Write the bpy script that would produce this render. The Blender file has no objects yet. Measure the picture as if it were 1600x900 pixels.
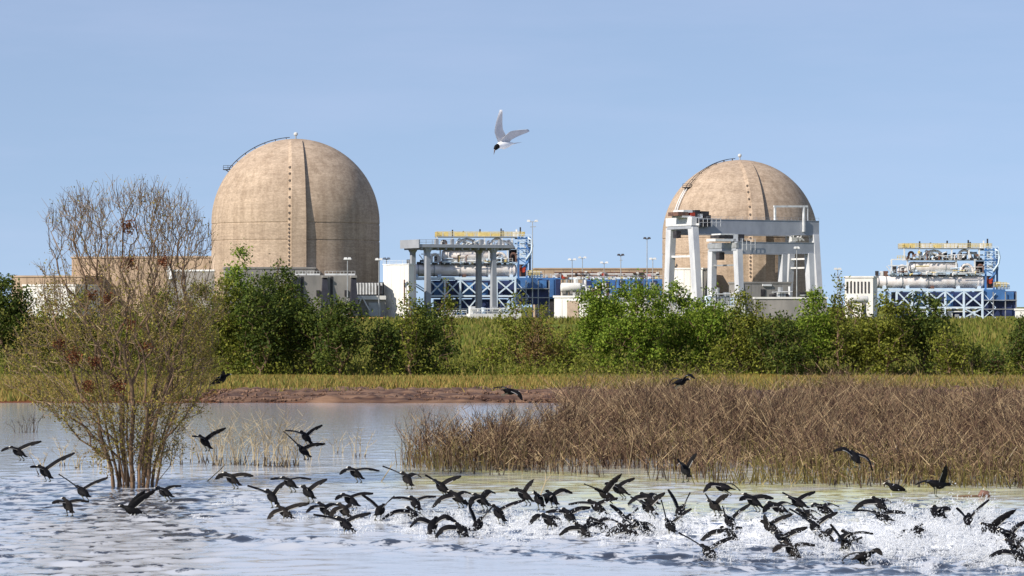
import bpy, math, random
import numpy as np
from mathutils import Vector, Matrix
R_ = math.radians
S = bpy.context.scene
COL = S.collection
rng = np.random.default_rng(7)
random.seed(7)

# ---------------------------------------------------------------- camera, sky, sun, exposure
F = 4400.0            # focal length in photo pixels (photo is 1600 wide)
HY = 478.0            # horizon row in the photo
H = 3.65              # eye height over the water
cam = bpy.data.cameras.new('camera'); cam.sensor_width = 36; cam.lens = F/1600*36
cam.clip_start = 0.5; cam.clip_end = 20000
co = bpy.data.objects.new('camera', cam); COL.objects.link(co)
co.location = (0, 0, H); co.rotation_euler = (R_(90)+math.atan((HY-450)/F), 0, 0)
S.camera = co
SUN_AZ, SUN_EL = 51, 36      # degrees left of straight behind the camera; height
sd = Vector((-math.sin(R_(SUN_AZ))*math.cos(R_(SUN_EL)), -math.cos(R_(SUN_AZ))*math.cos(R_(SUN_EL)), math.sin(R_(SUN_EL))))
sl = bpy.data.lights.new('sun', 'SUN'); sl.energy = 4.6; sl.angle = R_(0.5); sl.color = (1, .93, .82)
so = bpy.data.objects.new('sun', sl); COL.objects.link(so)
so.rotation_euler = sd.to_track_quat('Z', 'Y').to_euler()
W = bpy.data.worlds.new('World'); S.world = W; W.use_nodes = True
nt = W.node_tree; nt.nodes.clear()
def N(t, typ, **kw):
    n = t.nodes.new(typ)
    for k, v in kw.items(): setattr(n, k, v)
    return n
out = N(nt, 'ShaderNodeOutputWorld'); bg = N(nt, 'ShaderNodeBackground'); bg.inputs[1].default_value = 0.106
sky = N(nt, 'ShaderNodeTexSky', sky_type='NISHITA', sun_disc=False)
sky.sun_elevation = R_(SUN_EL); sky.sun_rotation = math.atan2(sd.x, sd.y) % (2*math.pi)
sky.air_density = 1.0; sky.dust_density = 0.3; sky.ozone_density = 2.0
# the deep slide-film blue reaches down to the horizon: look a little higher into the same sky everywhere
tc = N(nt, 'ShaderNodeTexCoord'); add = N(nt, 'ShaderNodeVectorMath', operation='ADD'); add.inputs[1].default_value = (0, 0, .16)
nrm = N(nt, 'ShaderNodeVectorMath', operation='NORMALIZE')
nt.links.new(tc.outputs['Generated'], add.inputs[0]); nt.links.new(add.outputs[0], nrm.inputs[0]); nt.links.new(nrm.outputs[0], sky.inputs[0])
# thin streaky veil cloud
mp = N(nt, 'ShaderNodeMapping'); mp.inputs['Scale'].default_value = (5, 5, 30); mp.inputs['Rotation'].default_value = (0, R_(6), 0)
nz = N(nt, 'ShaderNodeTexNoise'); nz.inputs['Scale'].default_value = 1.3; nz.inputs['Detail'].default_value = 6; nz.inputs['Roughness'].default_value = .6
cr = N(nt, 'ShaderNodeValToRGB'); cr.color_ramp.elements[0].position = .42; cr.color_ramp.elements[0].color = (.17,)*3+(1,); cr.color_ramp.elements[1].position = .75; cr.color_ramp.elements[1].color = (.27,)*3+(1,)
mx = N(nt, 'ShaderNodeMix', data_type='RGBA'); mx.inputs[7].default_value = (5.3, 5.55, 7.5, 1)
nt.links.new(tc.outputs['Generated'], mp.inputs[0]); nt.links.new(mp.outputs[0], nz.inputs[0]); nt.links.new(nz.outputs[0], cr.inputs[0])
nt.links.new(cr.outputs[0], mx.inputs[0]); nt.links.new(sky.outputs[0], mx.inputs[6]); nt.links.new(mx.outputs[2], bg.inputs[0]); nt.links.new(bg.outputs[0], out.inputs[0])
S.view_settings.view_transform = 'Standard'; S.view_settings.look = 'None'; S.view_settings.gamma = 1; S.view_settings.exposure = 0.38
S.render.engine = 'CYCLES'
S.cycles.max_bounces = 6; S.cycles.transparent_max_bounces = 6

# ---------------------------------------------------------------- helpers
def at(px, py, D):
    """world point seen at photo pixel (px, py) at distance D"""
    return Vector(((px-800)/F*D, D, H-(py-HY)/F*D))
def tag(o, label=None, cat=None, group=None, kind=None):
    if label: o['label'] = label
    if cat: o['category'] = cat
    if group: o['group'] = group
    if kind: o['kind'] = kind
    return o
def empty(name, loc, rz=0):
    o = bpy.data.objects.new(name, None); COL.objects.link(o); o.location = loc; o.rotation_euler = (0, 0, rz); return o
def raw_mesh(name, V, Fc, mats, parent=None, mi=None, smooth=False):
    """V (n,3), Fc list of (m,k) index arrays"""
    if not isinstance(Fc, (list, tuple)): Fc = [Fc]
    Fc = [np.asarray(f, dtype=np.int32) for f in Fc if len(f)]
    me = bpy.data.meshes.new(name)
    me.vertices.add(len(V)); me.vertices.foreach_set('co', np.asarray(V, dtype=np.float32).ravel())
    loops = np.concatenate([f.ravel() for f in Fc]); tot = np.concatenate([np.full(len(f), f.shape[1], np.int32) for f in Fc])
    st = np.concatenate([[0], np.cumsum(tot)[:-1]]).astype(np.int32)
    me.loops.add(len(loops)); me.loops.foreach_set('vertex_index', loops)
    me.polygons.add(len(tot)); me.polygons.foreach_set('loop_start', st); me.polygons.foreach_set('loop_total', tot)
    if mi is not None: me.polygons.foreach_set('material_index', np.asarray(mi, dtype=np.int32))
    me.polygons.foreach_set('use_smooth', np.full(len(tot), bool(smooth)))
    for m in (mats if isinstance(mats, (list, tuple)) else [mats]): me.materials.append(m)
    me.update(calc_edges=True); me.validate()
    o = bpy.data.objects.new(name, me); COL.objects.link(o)
    if parent: o.parent = parent
    return o
class MB:
    """collects solids, links them as one mesh object"""
    def __init__(s): s.v = []; s.f = []
    def add(s, vs, fs):
        b = len(s.v); s.v += [tuple(v) for v in vs]; s.f += [tuple(i+b for i in f) for f in fs]
    def box(s, x0, x1, y0, y1, z0, z1):
        s.add([(x0,y0,z0),(x1,y0,z0),(x1,y1,z0),(x0,y1,z0),(x0,y0,z1),(x1,y0,z1),(x1,y1,z1),(x0,y1,z1)],
              [(3,2,1,0),(4,5,6,7),(0,1,5,4),(1,2,6,5),(2,3,7,6),(3,0,4,7)])
    def beam(s, p0, p1, w, h=None, w1=None, h1=None):
        """box section from p0 to p1, w across (horizontal), h the other way"""
        p0 = Vector(p0); p1 = Vector(p1); h = h or w; w1 = w1 or w; h1 = h1 or h
        d = (p1-p0).normalized(); a = Vector((0,0,1)).cross(d)
        if a.length < .05: a = Vector((1,0,0))
        a.normalize(); b = d.cross(a).normalized()
        vs = []
        for p, ww, hh in ((p0, w, h), (p1, w1, h1)):
            for sx, sy in ((-1,-1),(1,-1),(1,1),(-1,1)): vs.append(p+a*sx*ww/2+b*sy*hh/2)
        s.add(vs, [(3,2,1,0),(4,5,6,7),(0,1,5,4),(1,2,6,5),(2,3,7,6),(3,0,4,7)])
    def tube(s, pts, r, n=6, cap=True):
        pts = [Vector(p) for p in pts]; rs = r if isinstance(r, (list, tuple)) else [r]*len(pts)
        vs = []; fs = []
        ref = None
        for i, p in enumerate(pts):
            d = (pts[min(i+1, len(pts)-1)]-pts[max(i-1, 0)]).normalized()
            if ref is None: ref = Vector((0,0,1)) if abs(d.z) < .9 else Vector((1,0,0))
            a = d.cross(ref)
            if a.length < 1e-3: a = d.cross(Vector((.3,1,.2)))
            a.normalize(); b = a.cross(d).normalized(); ref = b
            for k in range(n):
                t = 2*math.pi*k/n; vs.append(p+a*math.cos(t)*rs[i]+b*math.sin(t)*rs[i])
        for i in range(len(pts)-1):
            for k in range(n):
                k2 = (k+1) % n; fs.append((i*n+k, i*n+k2, (i+1)*n+k2, (i+1)*n+k))
        if cap:
            fs.append(tuple(range(n))[::-1]); fs.append(tuple(range((len(pts)-1)*n, len(pts)*n)))
        s.add(vs, fs)
    def build(s, name, mat, parent=None, smooth=False):
        me = bpy.data.meshes.new(name); me.from_pydata(s.v, [], s.f)
        for m in (mat if isinstance(mat, (list, tuple)) else [mat]): me.materials.append(m)
        if smooth: me.polygons.foreach_set('use_smooth', [True]*len(me.polygons))
        me.update()
        o = bpy.data.objects.new(name, me); COL.objects.link(o)
        if parent: o.parent = parent
        return o
def prisms(p0, p1, r0, r1, n=3):
    """many tapered rods at once"""
    p0 = np.asarray(p0, float); p1 = np.asarray(p1, float); m = len(p0)
    r0 = np.broadcast_to(np.asarray(r0, float), (m,)); r1 = np.broadcast_to(np.asarray(r1, float), (m,))
    d = p1-p0; d /= np.linalg.norm(d, axis=1, keepdims=True)+1e-9
    ref = np.where(np.abs(d[:, 2:3]) < .9, np.array([[0, 0, 1.]]), np.array([[1., 0, 0]]))
    a = np.cross(d, ref); a /= np.linalg.norm(a, axis=1, keepdims=True)+1e-9; b = np.cross(d, a)
    V = np.zeros((m, 2*n, 3))
    for k in range(n):
        t = 2*math.pi*k/n+.4; o = a*math.cos(t)+b*math.sin(t)
        V[:, k] = p0+o*r0[:, None]; V[:, n+k] = p1+o*r1[:, None]
    base = (np.arange(m)*2*n)[:, None]
    fs = [np.concatenate([base+k, base+(k+1) % n, base+n+(k+1) % n, base+n+k], axis=1) for k in range(n)]
    return V.reshape(-1, 3), np.stack(fs, 1).reshape(-1, 4)
def leaves(c, size, up=.3, asp=.5, r=rng):
    """diamond leaves with random turn; slightly facing up"""
    m = len(c); size = np.broadcast_to(size, (m,))[:, None]
    a = r.normal(size=(m, 3)); a /= np.linalg.norm(a, axis=1, keepdims=True)
    nn = r.normal(size=(m, 3)); nn[:, 2] += up*2; nn /= np.linalg.norm(nn, axis=1, keepdims=True)
    a = np.cross(a, nn); a /= np.linalg.norm(a, axis=1, keepdims=True)+1e-9; b = np.cross(nn, a)
    V = np.stack([c-a*size*.5, c+b*size*asp*.5+nn*size*.06, c+a*size*.5, c-b*size*asp*.5+nn*size*.06], 1).reshape(-1, 3)
    i = (np.arange(m)*4)[:, None]
    return V, np.concatenate([i, i+1, i+2, i+3], 1)
def merge(parts):
    V = []; Fq = []; off = 0
    for v, f in parts: V.append(v); Fq.append(f+off); off += len(v)
    return np.concatenate(V), np.concatenate(Fq)
def wiggle(x, y, seed=0, n=10, k0=1., k1=3., ang=None, spread=math.pi):
    """sum of sines with random directions, about -1..1"""
    g = np.random.default_rng(seed); o = np.zeros(np.broadcast(x, y).shape)
    for i in range(n):
        k = math.exp(g.uniform(math.log(k0), math.log(k1))); a = (g.uniform(-spread, spread)+(ang or 0)); ph = g.uniform(0, 6.28)
        o = o+np.sin(k*(x*math.cos(a)+y*math.sin(a))+ph)
    return o/math.sqrt(n)/1.2

# ---------------------------------------------------------------- materials
def mat_base(name):
    m = bpy.data.materials.new(name); m.use_nodes = True; t = m.node_tree
    return m, t, t.nodes['Principled BSDF']
def ramp(t, cols, pos=None):
    r = N(t, 'ShaderNodeValToRGB'); e = r.color_ramp.elements
    pos = pos or [i/(len(cols)-1) for i in range(len(cols))]
    while len(e) < len(cols): e.new(.5)
    for i, c in enumerate(cols): e[i].position = pos[i]; e[i].color = (*c, 1)
    return r
def noise(t, scale, detail=4, stretch=None, rough=.55, src='Position'):
    g = N(t, 'ShaderNodeNewGeometry') if src == 'Position' else N(t, 'ShaderNodeTexCoord')
    mpn = N(t, 'ShaderNodeMapping'); mpn.inputs['Scale'].default_value = stretch or (1, 1, 1)
    n = N(t, 'ShaderNodeTexNoise'); n.inputs['Scale'].default_value = scale; n.inputs['Detail'].default_value = detail; n.inputs['Roughness'].default_value = rough
    t.links.new(g.outputs[src], mpn.inputs[0]); t.links.new(mpn.outputs[0], n.inputs[0]); return n
def surf(name, c0, c1=None, scale=.6, rough=.7, metal=0, stretch=None, bump=0, lo=.35, hi=.65, spec=.4, detail=5):
    """painted / concrete / metal surface with worn two-tone colour and fine relief"""
    m, t, b = mat_base(name); c1 = c1 or tuple(x*.72 for x in c0)
    n = noise(t, scale, detail, stretch); r = ramp(t, [c1, c0], [lo, hi])
    t.links.new(n.outputs[0], r.inputs[0]); t.links.new(r.outputs[0], b.inputs['Base Color'])
    b.inputs['Roughness'].default_value = rough; b.inputs['Metallic'].default_value = metal; b.inputs['Specular IOR Level'].default_value = spec
    if bump:
        bp = N(t, 'ShaderNodeBump'); bp.inputs['Strength'].default_value = bump; bp.inputs['Distance'].default_value = .05
        t.links.new(n.outputs[0], bp.inputs['Height']); t.links.new(bp.outputs[0], b.inputs['Normal'])
    return m
def island(name, cols, rough=.7, transl=0, spec=.2, pos=None):
    """colour differs from piece to piece (leaf to leaf, twig to twig)"""
    m, t, b = mat_base(name)
    g = N(t, 'ShaderNodeNewGeometry'); r = ramp(t, cols, pos); t.links.new(g.outputs['Random Per Island'], r.inputs[0])
    t.links.new(r.outputs[0], b.inputs['Base Color']); b.inputs['Roughness'].default_value = rough; b.inputs['Specular IOR Level'].default_value = spec
    if transl:
        tr = N(t, 'ShaderNodeBsdfTranslucent'); ms = N(t, 'ShaderNodeMixShader'); ms.inputs[0].default_value = transl
        t.links.new(r.outputs[0], tr.inputs[0]); t.links.new(b.outputs[0], ms.inputs[1]); t.links.new(tr.outputs[0], ms.inputs[2])
        t.links.new(ms.outputs[0], t.nodes['Material Output'].inputs[0])
    return m
M = {}
def dome_concrete():
    m, t, b = mat_base('tan dome concrete')
    n1 = noise(t, .09, 5, (1, 1, 2.2)); n2 = noise(t, .6, 6, (.2, .2, 2.0), .7); n3 = noise(t, 2.0, 6, (.6, .6, 1.2), .8); n4 = noise(t, .5, 5, (1, 1, .06), .65)
    r1 = ramp(t, [(.39, .30, .225), (.485, .38, .285)], [.3, .7]); r2 = ramp(t, [(.86, .85, .84), (1.06, 1.05, 1.04)], [.33, .66]); r3 = ramp(t, [(.76, .75, .75), (1.14, 1.14, 1.14)], [.38, .62]); r4 = ramp(t, [(.82, .80, .78), (1.04, 1.04, 1.04)], [.36, .56])
    prev = r1.outputs[0]; t.links.new(n1.outputs[0], r1.inputs[0])
    for n, r in ((n2, r2), (n3, r3), (n4, r4)):
        t.links.new(n.outputs[0], r.inputs[0]); m2 = N(t, 'ShaderNodeMix', data_type='RGBA', blend_type='MULTIPLY'); m2.inputs[0].default_value = 1
        t.links.new(prev, m2.inputs[6]); t.links.new(r.outputs[0], m2.inputs[7]); prev = m2.outputs[2]
    t.links.new(m2.outputs[2], b.inputs['Base Color']); b.inputs['Roughness'].default_value = .9; b.inputs['Specular IOR Level'].default_value = .15
    bp = N(t, 'ShaderNodeBump'); bp.inputs['Strength'].default_value = .5; bp.inputs['Distance'].default_value = .12
    t.links.new(n2.outputs[0], bp.inputs['Height']); t.links.new(bp.outputs[0], b.inputs['Normal'])
    return m
M['dome'] = dome_concrete()
M['anchor'] = surf('dark steel anchor cap', (.10, .075, .06), rough=.6)
M['grey_concrete'] = surf('grey concrete', (.30, .28, .26), (.20, .19, .18), .3, .9, stretch=(1, 1, .4), bump=.2)
M['tan_wall'] = surf('tan precast wall', (.46, .34, .24), (.36, .26, .18), .25, .9, stretch=(1, 1, .3), bump=.2)
M['white_wall'] = surf('off white cladding', (.78, .76, .72), (.62, .60, .57), .25, .7, stretch=(1, 1, .25))
M['white'] = surf('white paint on steel', (.78, .78, .77), (.58, .58, .58), .7, .45)
M['crane_shade'] = surf('crane paint toned for shade', (.35, .37, .41), (.27, .29, .33), .35, .5, stretch=(1, 1, .5))  # darkened to stand for the shaded sides facing the camera
M['crane_sun'] = surf('crane paint toned for sun', (.60, .61, .63), (.46, .47, .50), .35, .5, stretch=(1, 1, .5))  # lighter copy of the crane paint, standing for sunlit leg faces
M['silver'] = surf('silver lagging', (.88, .83, .79), (.70, .63, .59), .6, .38, metal=.12, stretch=(1, 1, .6))
M['pale_blue'] = surf('pale blue steel', (.68, .78, .87), (.54, .66, .79), .6, .5)
M['blue'] = surf('blue machine paint', (.07, .20, .47), (.05, .12, .28), .3, .5)
M['navy'] = surf('navy casing', (.03, .05, .15), (.018, .025, .07), .35, .6)
M['fin'] = surf('fin shade tone', (.035, .036, .05), (.02, .02, .03), .4, .7)  # shade on the fins put into their colour
M['dark'] = surf('dark machinery', (.05, .045, .05), (.02, .018, .02), 1.2, .6)
M['rust'] = surf('rust brown pipework', (.20, .10, .07), (.10, .06, .05), .9, .7)
M['yellow'] = surf('yellow safety paint', (.72, .58, .24), (.55, .42, .16), .9, .6)
M['orange'] = surf('orange barrier paint', (.70, .33, .08), (.5, .25, .1), .9, .6)
M['red'] = surf('red paint', (.5, .06, .03), rough=.6)
M['galv'] = surf('galvanised steel', (.42, .43, .44), rough=.45, metal=.3)
M['lamp'] = surf('pale lamp housing', (.7, .7, .68), rough=.4)
M['door'] = surf('tan steel door', (.42, .32, .24), rough=.6)
def plumage():
    m, t, b = mat_base('black plumage'); oi = N(t, 'ShaderNodeObjectInfo'); r = ramp(t, [(.004, .004, .006), (.007, .007, .008), (.017, .015, .014)], [0, .75, 1])
    n = noise(t, 14, 4); r2 = ramp(t, [(.5, .5, .5), (1.5, 1.4, 1.3)], [.35, .65]); mm = N(t, 'ShaderNodeMix', data_type='RGBA', blend_type='MULTIPLY'); mm.inputs[0].default_value = 1
    t.links.new(oi.outputs['Random'], r.inputs[0]); t.links.new(n.outputs[0], r2.inputs[0]); t.links.new(r.outputs[0], mm.inputs[6]); t.links.new(r2.outputs[0], mm.inputs[7]); t.links.new(mm.outputs[2], b.inputs['Base Color'])
    b.inputs['Roughness'].default_value = .7; b.inputs['Specular IOR Level'].default_value = .10; return m
M['black'] = plumage()
M['feather_edge'] = surf('pale feather edge', (.30, .29, .27), rough=.8)
M['bill'] = surf('ivory bill', (.78, .74, .66), rough=.4)
M['leg_skin'] = surf('grey green leg', (.10, .10, .07), rough=.6)
M['tern_white'] = surf('white plumage', (.82, .81, .80), (.74, .73, .73), 12, .8)
M['tern_grey'] = surf('pale grey plumage', (.50, .50, .53), (.42, .42, .45), 12, .8)
M['tern_bill'] = surf('dark bill', (.08, .04, .03), rough=.5)
M['bark'] = surf('grey brown bark', (.19, .12, .07), (.08, .05, .03), 9, .9, stretch=(1, 1, .25), bump=.4)
M['twig'] = island('bare twig', [(.09, .06, .04), (.17, .115, .07), (.27, .20, .12)])
M['willow_leaf'] = island('small olive leaf', [(.10, .085, .018), (.23, .20, .035), (.36, .30, .06), (.16, .095, .035), (.27, .21, .05), (.15, .13, .02)], transl=.3)
M['dead_leaf'] = island('dead orange leaf', [(.22, .075, .03), (.14, .05, .02), (.06, .028, .018)], transl=.2)
M['leaf_bright'] = island('bright green leaf', [(.06, .105, .010), (.14, .21, .020), (.25, .31, .04)], transl=.3)
M['leaf_dark'] = island('dark green leaf', [(.025, .045, .008), (.065, .095, .014), (.13, .155, .025)], transl=.25)
M['leaf_olive'] = island('olive leaf', [(.045, .06, .008), (.135, .155, .018), (.26, .26, .04)], transl=.28)
M['leaf_yellow'] = island('yellow green leaf', [(.10, .13, .015), (.19, .22, .03), (.30, .28, .05)], transl=.3)
M['leaf_red'] = island('bronze leaf', [(.10, .05, .02), (.14, .10, .025), (.18, .13, .04)], transl=.25)
M['brush'] = island('dry brown brush stalk', [(.014, .008, .007), (.038, .021, .016), (.095, .055, .038), (.18, .11, .07), (.29, .20, .11), (.44, .33, .19)], spec=.1)
M['marsh_grass'] = island('yellow green marsh grass', [(.13, .115, .03), (.24, .20, .06), (.32, .24, .10), (.10, .07, .03)], transl=.2)
M['reed'] = island('tan reed stalk', [(.16, .12, .07), (.34, .27, .17), (.42, .36, .24)], spec=.15)
M['wet_stem'] = island('dark wet stem', [(.03, .025, .02), (.07, .05, .035)], spec=.4)
M['dry_grass'] = island('straw and green grass blade', [(.42, .29, .09), (.34, .25, .07), (.22, .21, .05), (.13, .17, .03), (.38, .22, .08)], transl=.3)
M['green_grass'] = island('green grass blade', [(.10, .13, .02), (.17, .18, .03), (.25, .20, .06)], transl=.3)
def spray_mat():
    m, t, b = mat_base('white water spray'); b.inputs['Base Color'].default_value = (.93, .94, .95, 1); b.inputs['Roughness'].default_value = .5
    tl = N(t, 'ShaderNodeBsdfTranslucent'); tl.inputs[0].default_value = (.93, .94, .95, 1); tp = N(t, 'ShaderNodeBsdfTransparent'); a = N(t, 'ShaderNodeMixShader'); a.inputs[0].default_value = .5; c = N(t, 'ShaderNodeMixShader'); c.inputs[0].default_value = .42
    t.links.new(b.outputs[0], a.inputs[1]); t.links.new(tl.outputs[0], a.inputs[2]); t.links.new(a.outputs[0], c.inputs[1]); t.links.new(tp.outputs[0], c.inputs[2]); t.links.new(c.outputs[0], t.nodes['Material Output'].inputs[0]); return m
M['spray'] = spray_mat()
def ground_mat():
    m, t, b = mat_base('ground cover')
    g = N(t, 'ShaderNodeNewGeometry'); sp = N(t, 'ShaderNodeSeparateXYZ'); t.links.new(g.outputs['Position'], sp.inputs[0])
    nw = noise(t, .12, 4); ad = N(t, 'ShaderNodeMath', operation='MULTIPLY_ADD'); ad.inputs[1].default_value = 14
    t.links.new(nw.outputs[0], ad.inputs[0]); t.links.new(sp.outputs['Y'], ad.inputs[2])
    mr = N(t, 'ShaderNodeMapRange'); mr.inputs['From Min'].default_value = 100; mr.inputs['From Max'].default_value = 180; t.links.new(ad.outputs[0], mr.inputs[0])
    r = ramp(t, [(.09, .05, .032), (.12, .06, .04), (.24, .16, .06), (.15, .14, .04), (.13, .15, .03)], [.05, .2, .3, .5, .9]); t.links.new(mr.outputs[0], r.inputs[0])
    n2 = noise(t, .35, 8, None, .7); r2 = ramp(t, [(.5, .42, .36), (1.25, 1.25, 1.15)], [.36, .64]); t.links.new(n2.outputs[0], r2.inputs[0])
    n3 = noise(t, .03, 3); r3 = ramp(t, [(1.25, .95, .7), (.95, 1.05, .95)], [.4, .6]); t.links.new(n3.outputs[0], r3.inputs[0])
    m1 = N(t, 'ShaderNodeMix', data_type='RGBA', blend_type='MULTIPLY'); m1.inputs[0].default_value = 1
    m2 = N(t, 'ShaderNodeMix', data_type='RGBA', blend_type='MULTIPLY'); m2.inputs[0].default_value = 1
    t.links.new(r.outputs[0], m1.inputs[6]); t.links.new(r2.outputs[0], m1.inputs[7]); t.links.new(m1.outputs[2], m2.inputs[6]); t.links.new(r3.outputs[0], m2.inputs[7])
    t.links.new(m2.outputs[2], b.inputs['Base Color']); b.inputs['Roughness'].default_value = 1; b.inputs['Specular IOR Level'].default_value = .05
    return m
M['ground'] = ground_mat()
M['mud'] = surf('red brown mud', (.20, .115, .07), (.065, .03, .018), 1.1, .85, stretch=(.45, 1, 5), bump=.8, detail=8, lo=.42, hi=.62)
def water_mat():
    """pond water with sky sheen and dark ripple marks painted into its colour; foam where it is churned"""
    m, t, b = mat_base('pale pond water')
    def attr(nm): return N(t, 'ShaderNodeAttribute', attribute_name=nm).outputs['Fac']
    def math_(op, a, c):
        q = N(t, 'ShaderNodeMath', operation=op)
        for k, v in enumerate((a, c)):
            if isinstance(v, (int, float)): q.inputs[k].default_value = v
            else: t.links.new(v, q.inputs[k])
        return q.outputs[0]
    def thr(src, lo, hi):
        r = ramp(t, [(0, 0, 0), (1, 1, 1)], [lo, hi]); t.links.new(src, r.inputs[0]); return r.outputs[0]
    def mix(f, a, c):
        q = N(t, 'ShaderNodeMix', data_type='RGBA'); t.links.new(f, q.inputs[0])
        for k, v in ((6, a), (7, c)):
            if isinstance(v, tuple): q.inputs[k].default_value = (*v, 1)
            else: t.links.new(v, q.inputs[k])
        return q.outputs[2]
    clear = thr(math_('ADD', noise(t, 1, 4, (3.4, 2.8, 1), .6).outputs[0], attr('ripple')), .90, .99)  # dark ripple marks painted into the water colour
    algae_reflection = math_('MULTIPLY', thr(noise(t, .8, 5, (.5, 1, 1)).outputs[0], .3, .6), attr('algae_reflection'))  # algae, with the yellow-green of mirrored reeds painted in
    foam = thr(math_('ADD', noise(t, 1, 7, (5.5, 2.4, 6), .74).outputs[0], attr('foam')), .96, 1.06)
    sheen = mix(algae_reflection, (.57, .58, .61), (.62, .62, .31))  # pale base colour stands in for bright sky mirrored on the water
    col = mix(clear, sheen, (.035, .042, .06))  # clear is the mask of the painted dark ripple marks
    # body colour keeps an upright normal, so wave slopes leave it even; the surface itself mirrors
    up = N(t, 'ShaderNodeCombineXYZ'); up.inputs[2].default_value = 1
    body = N(t, 'ShaderNodeBsdfDiffuse'); t.links.new(col, body.inputs[0]); t.links.new(up.outputs[0], body.inputs['Normal'])
    nb = noise(t, 5, 4, (.8, 1, 1), .6); bp = N(t, 'ShaderNodeBump'); bp.inputs['Strength'].default_value = .3; bp.inputs['Distance'].default_value = .02
    t.links.new(nb.outputs[0], bp.inputs['Height'])
    gl = N(t, 'ShaderNodeBsdfGlossy'); gl.inputs['Roughness'].default_value = .05; gl.inputs[0].default_value = (1, 1, 1, 1); t.links.new(bp.outputs[0], gl.inputs['Normal'])
    fr = N(t, 'ShaderNodeFresnel'); fr.inputs[0].default_value = 1.33; t.links.new(bp.outputs[0], fr.inputs['Normal'])
    wet = N(t, 'ShaderNodeMixShader'); t.links.new(fr.outputs[0], wet.inputs[0]); t.links.new(body.outputs[0], wet.inputs[1]); t.links.new(gl.outputs[0], wet.inputs[2])
    fo = N(t, 'ShaderNodeBsdfDiffuse'); fo.inputs[0].default_value = (.84, .85, .87, 1); fin = N(t, 'ShaderNodeMixShader')
    t.links.new(foam, fin.inputs[0]); t.links.new(wet.outputs[0], fin.inputs[1]); t.links.new(fo.outputs[0], fin.inputs[2]); t.links.new(fin.outputs[0], t.nodes['Material Output'].inputs[0])
    return m
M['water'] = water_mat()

# ---------------------------------------------------------------- ground, pond, mud bank
G = -0.2                     # level of the plant yard behind the grass bank
PY = [-60, 60, 103.5, 106.2, 116, 135, 180, 285, 300, 345, 9000]
PZ = [-.7, -.7, -.6, 0.02, .27, .42, .6, 2.1, 2.1, G, G]
def gz(y): return np.interp(y, PY, PZ)
xs = np.concatenate([-np.geomspace(6000, 62, 24), np.linspace(-60, 60, 161), np.geomspace(62, 6000, 24)])
ys = np.concatenate([np.linspace(-60, 95, 12), np.linspace(98, 180, 140), np.linspace(182, 350, 70), np.geomspace(360, 9000, 24)])
X, Y = np.meshgrid(xs, ys)
Z = gz(Y) + wiggle(X, Y, 3, 14, .15, 1.2)*np.interp(Y, [106, 125, 180, 300, 330], [.0, .07, .15, .06, 0])
def grid_faces(nx, ny):
    i = (np.arange(ny-1)[:, None]*nx+np.arange(nx-1)[None, :]).ravel(); return np.stack([i, i+1, i+nx+1, i+nx], 1)
o = raw_mesh('ground', np.stack([X, Y, Z], -1).reshape(-1, 3), grid_faces(len(xs), len(ys)), M['ground'], smooth=True); tag(o, kind='structure')
# mud bank along the far shore, a low broken step at the waterline
xs = np.linspace(-13.2, 30, 340); ys = np.concatenate([np.linspace(105.2, 107.4, 16), np.linspace(107.6, 118, 34)])
X, Y = np.meshgrid(xs, ys); sh = wiggle(X, X*0, 11, 8, .3, 1.6)*.35
endf = np.clip((X+13.2)/2.2, 0, 1); Z = -.25*(1-endf)+endf*np.interp(Y+sh, [105.2, 106.1, 106.35, 107.5, 109, 112, 118], [-.25, -.06, .12, .17, .2, .29, .27]) + (wiggle(X, Y*1.6, 12, 16, .8, 6)*.075+wiggle(X, Y, 13, 16, 5, 14)*.05)*np.clip((Y-105.6)*1.5, 0, 1)*np.clip((118-Y)/4, 0, 1)
o = raw_mesh('mud_bank', np.stack([X, Y, Z], -1).reshape(-1, 3), grid_faces(len(xs), len(ys)), M['mud'], smooth=True); tag(o, kind='structure')
# clods and stones on the mud
r = np.random.default_rng(14); n = 2600; x = r.uniform(-12.5, 8, n); y = 106.2+r.random(n)**1.5*7; zz = r.uniform(.02, .075, n)*r.choice([.6, 1, 1.5], n); zc = np.interp(y, [106.1, 106.35, 107.5, 109, 112, 118], [-.02, .12, .17, .2, .29, .27])
oc = np.array([[1, 0, 0], [-1, 0, 0], [0, 1, 0], [0, -1, 0], [0, 0, .7], [0, 0, -.7]]); V = (np.stack([x, y, zc], 1)[:, None]+oc[None]*zz[:, None, None]*r.uniform(.6, 1.6, (n, 6, 1))).reshape(-1, 3)
Fc = ((np.arange(n)*6)[:, None, None]+np.array([[0, 2, 4], [2, 1, 4], [1, 3, 4], [3, 0, 4], [2, 0, 5], [1, 2, 5], [3, 1, 5], [0, 3, 5]])[None]).reshape(-1, 3)
tag(raw_mesh('mud_clods', V, Fc, M['mud']), kind='stuff')
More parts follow.
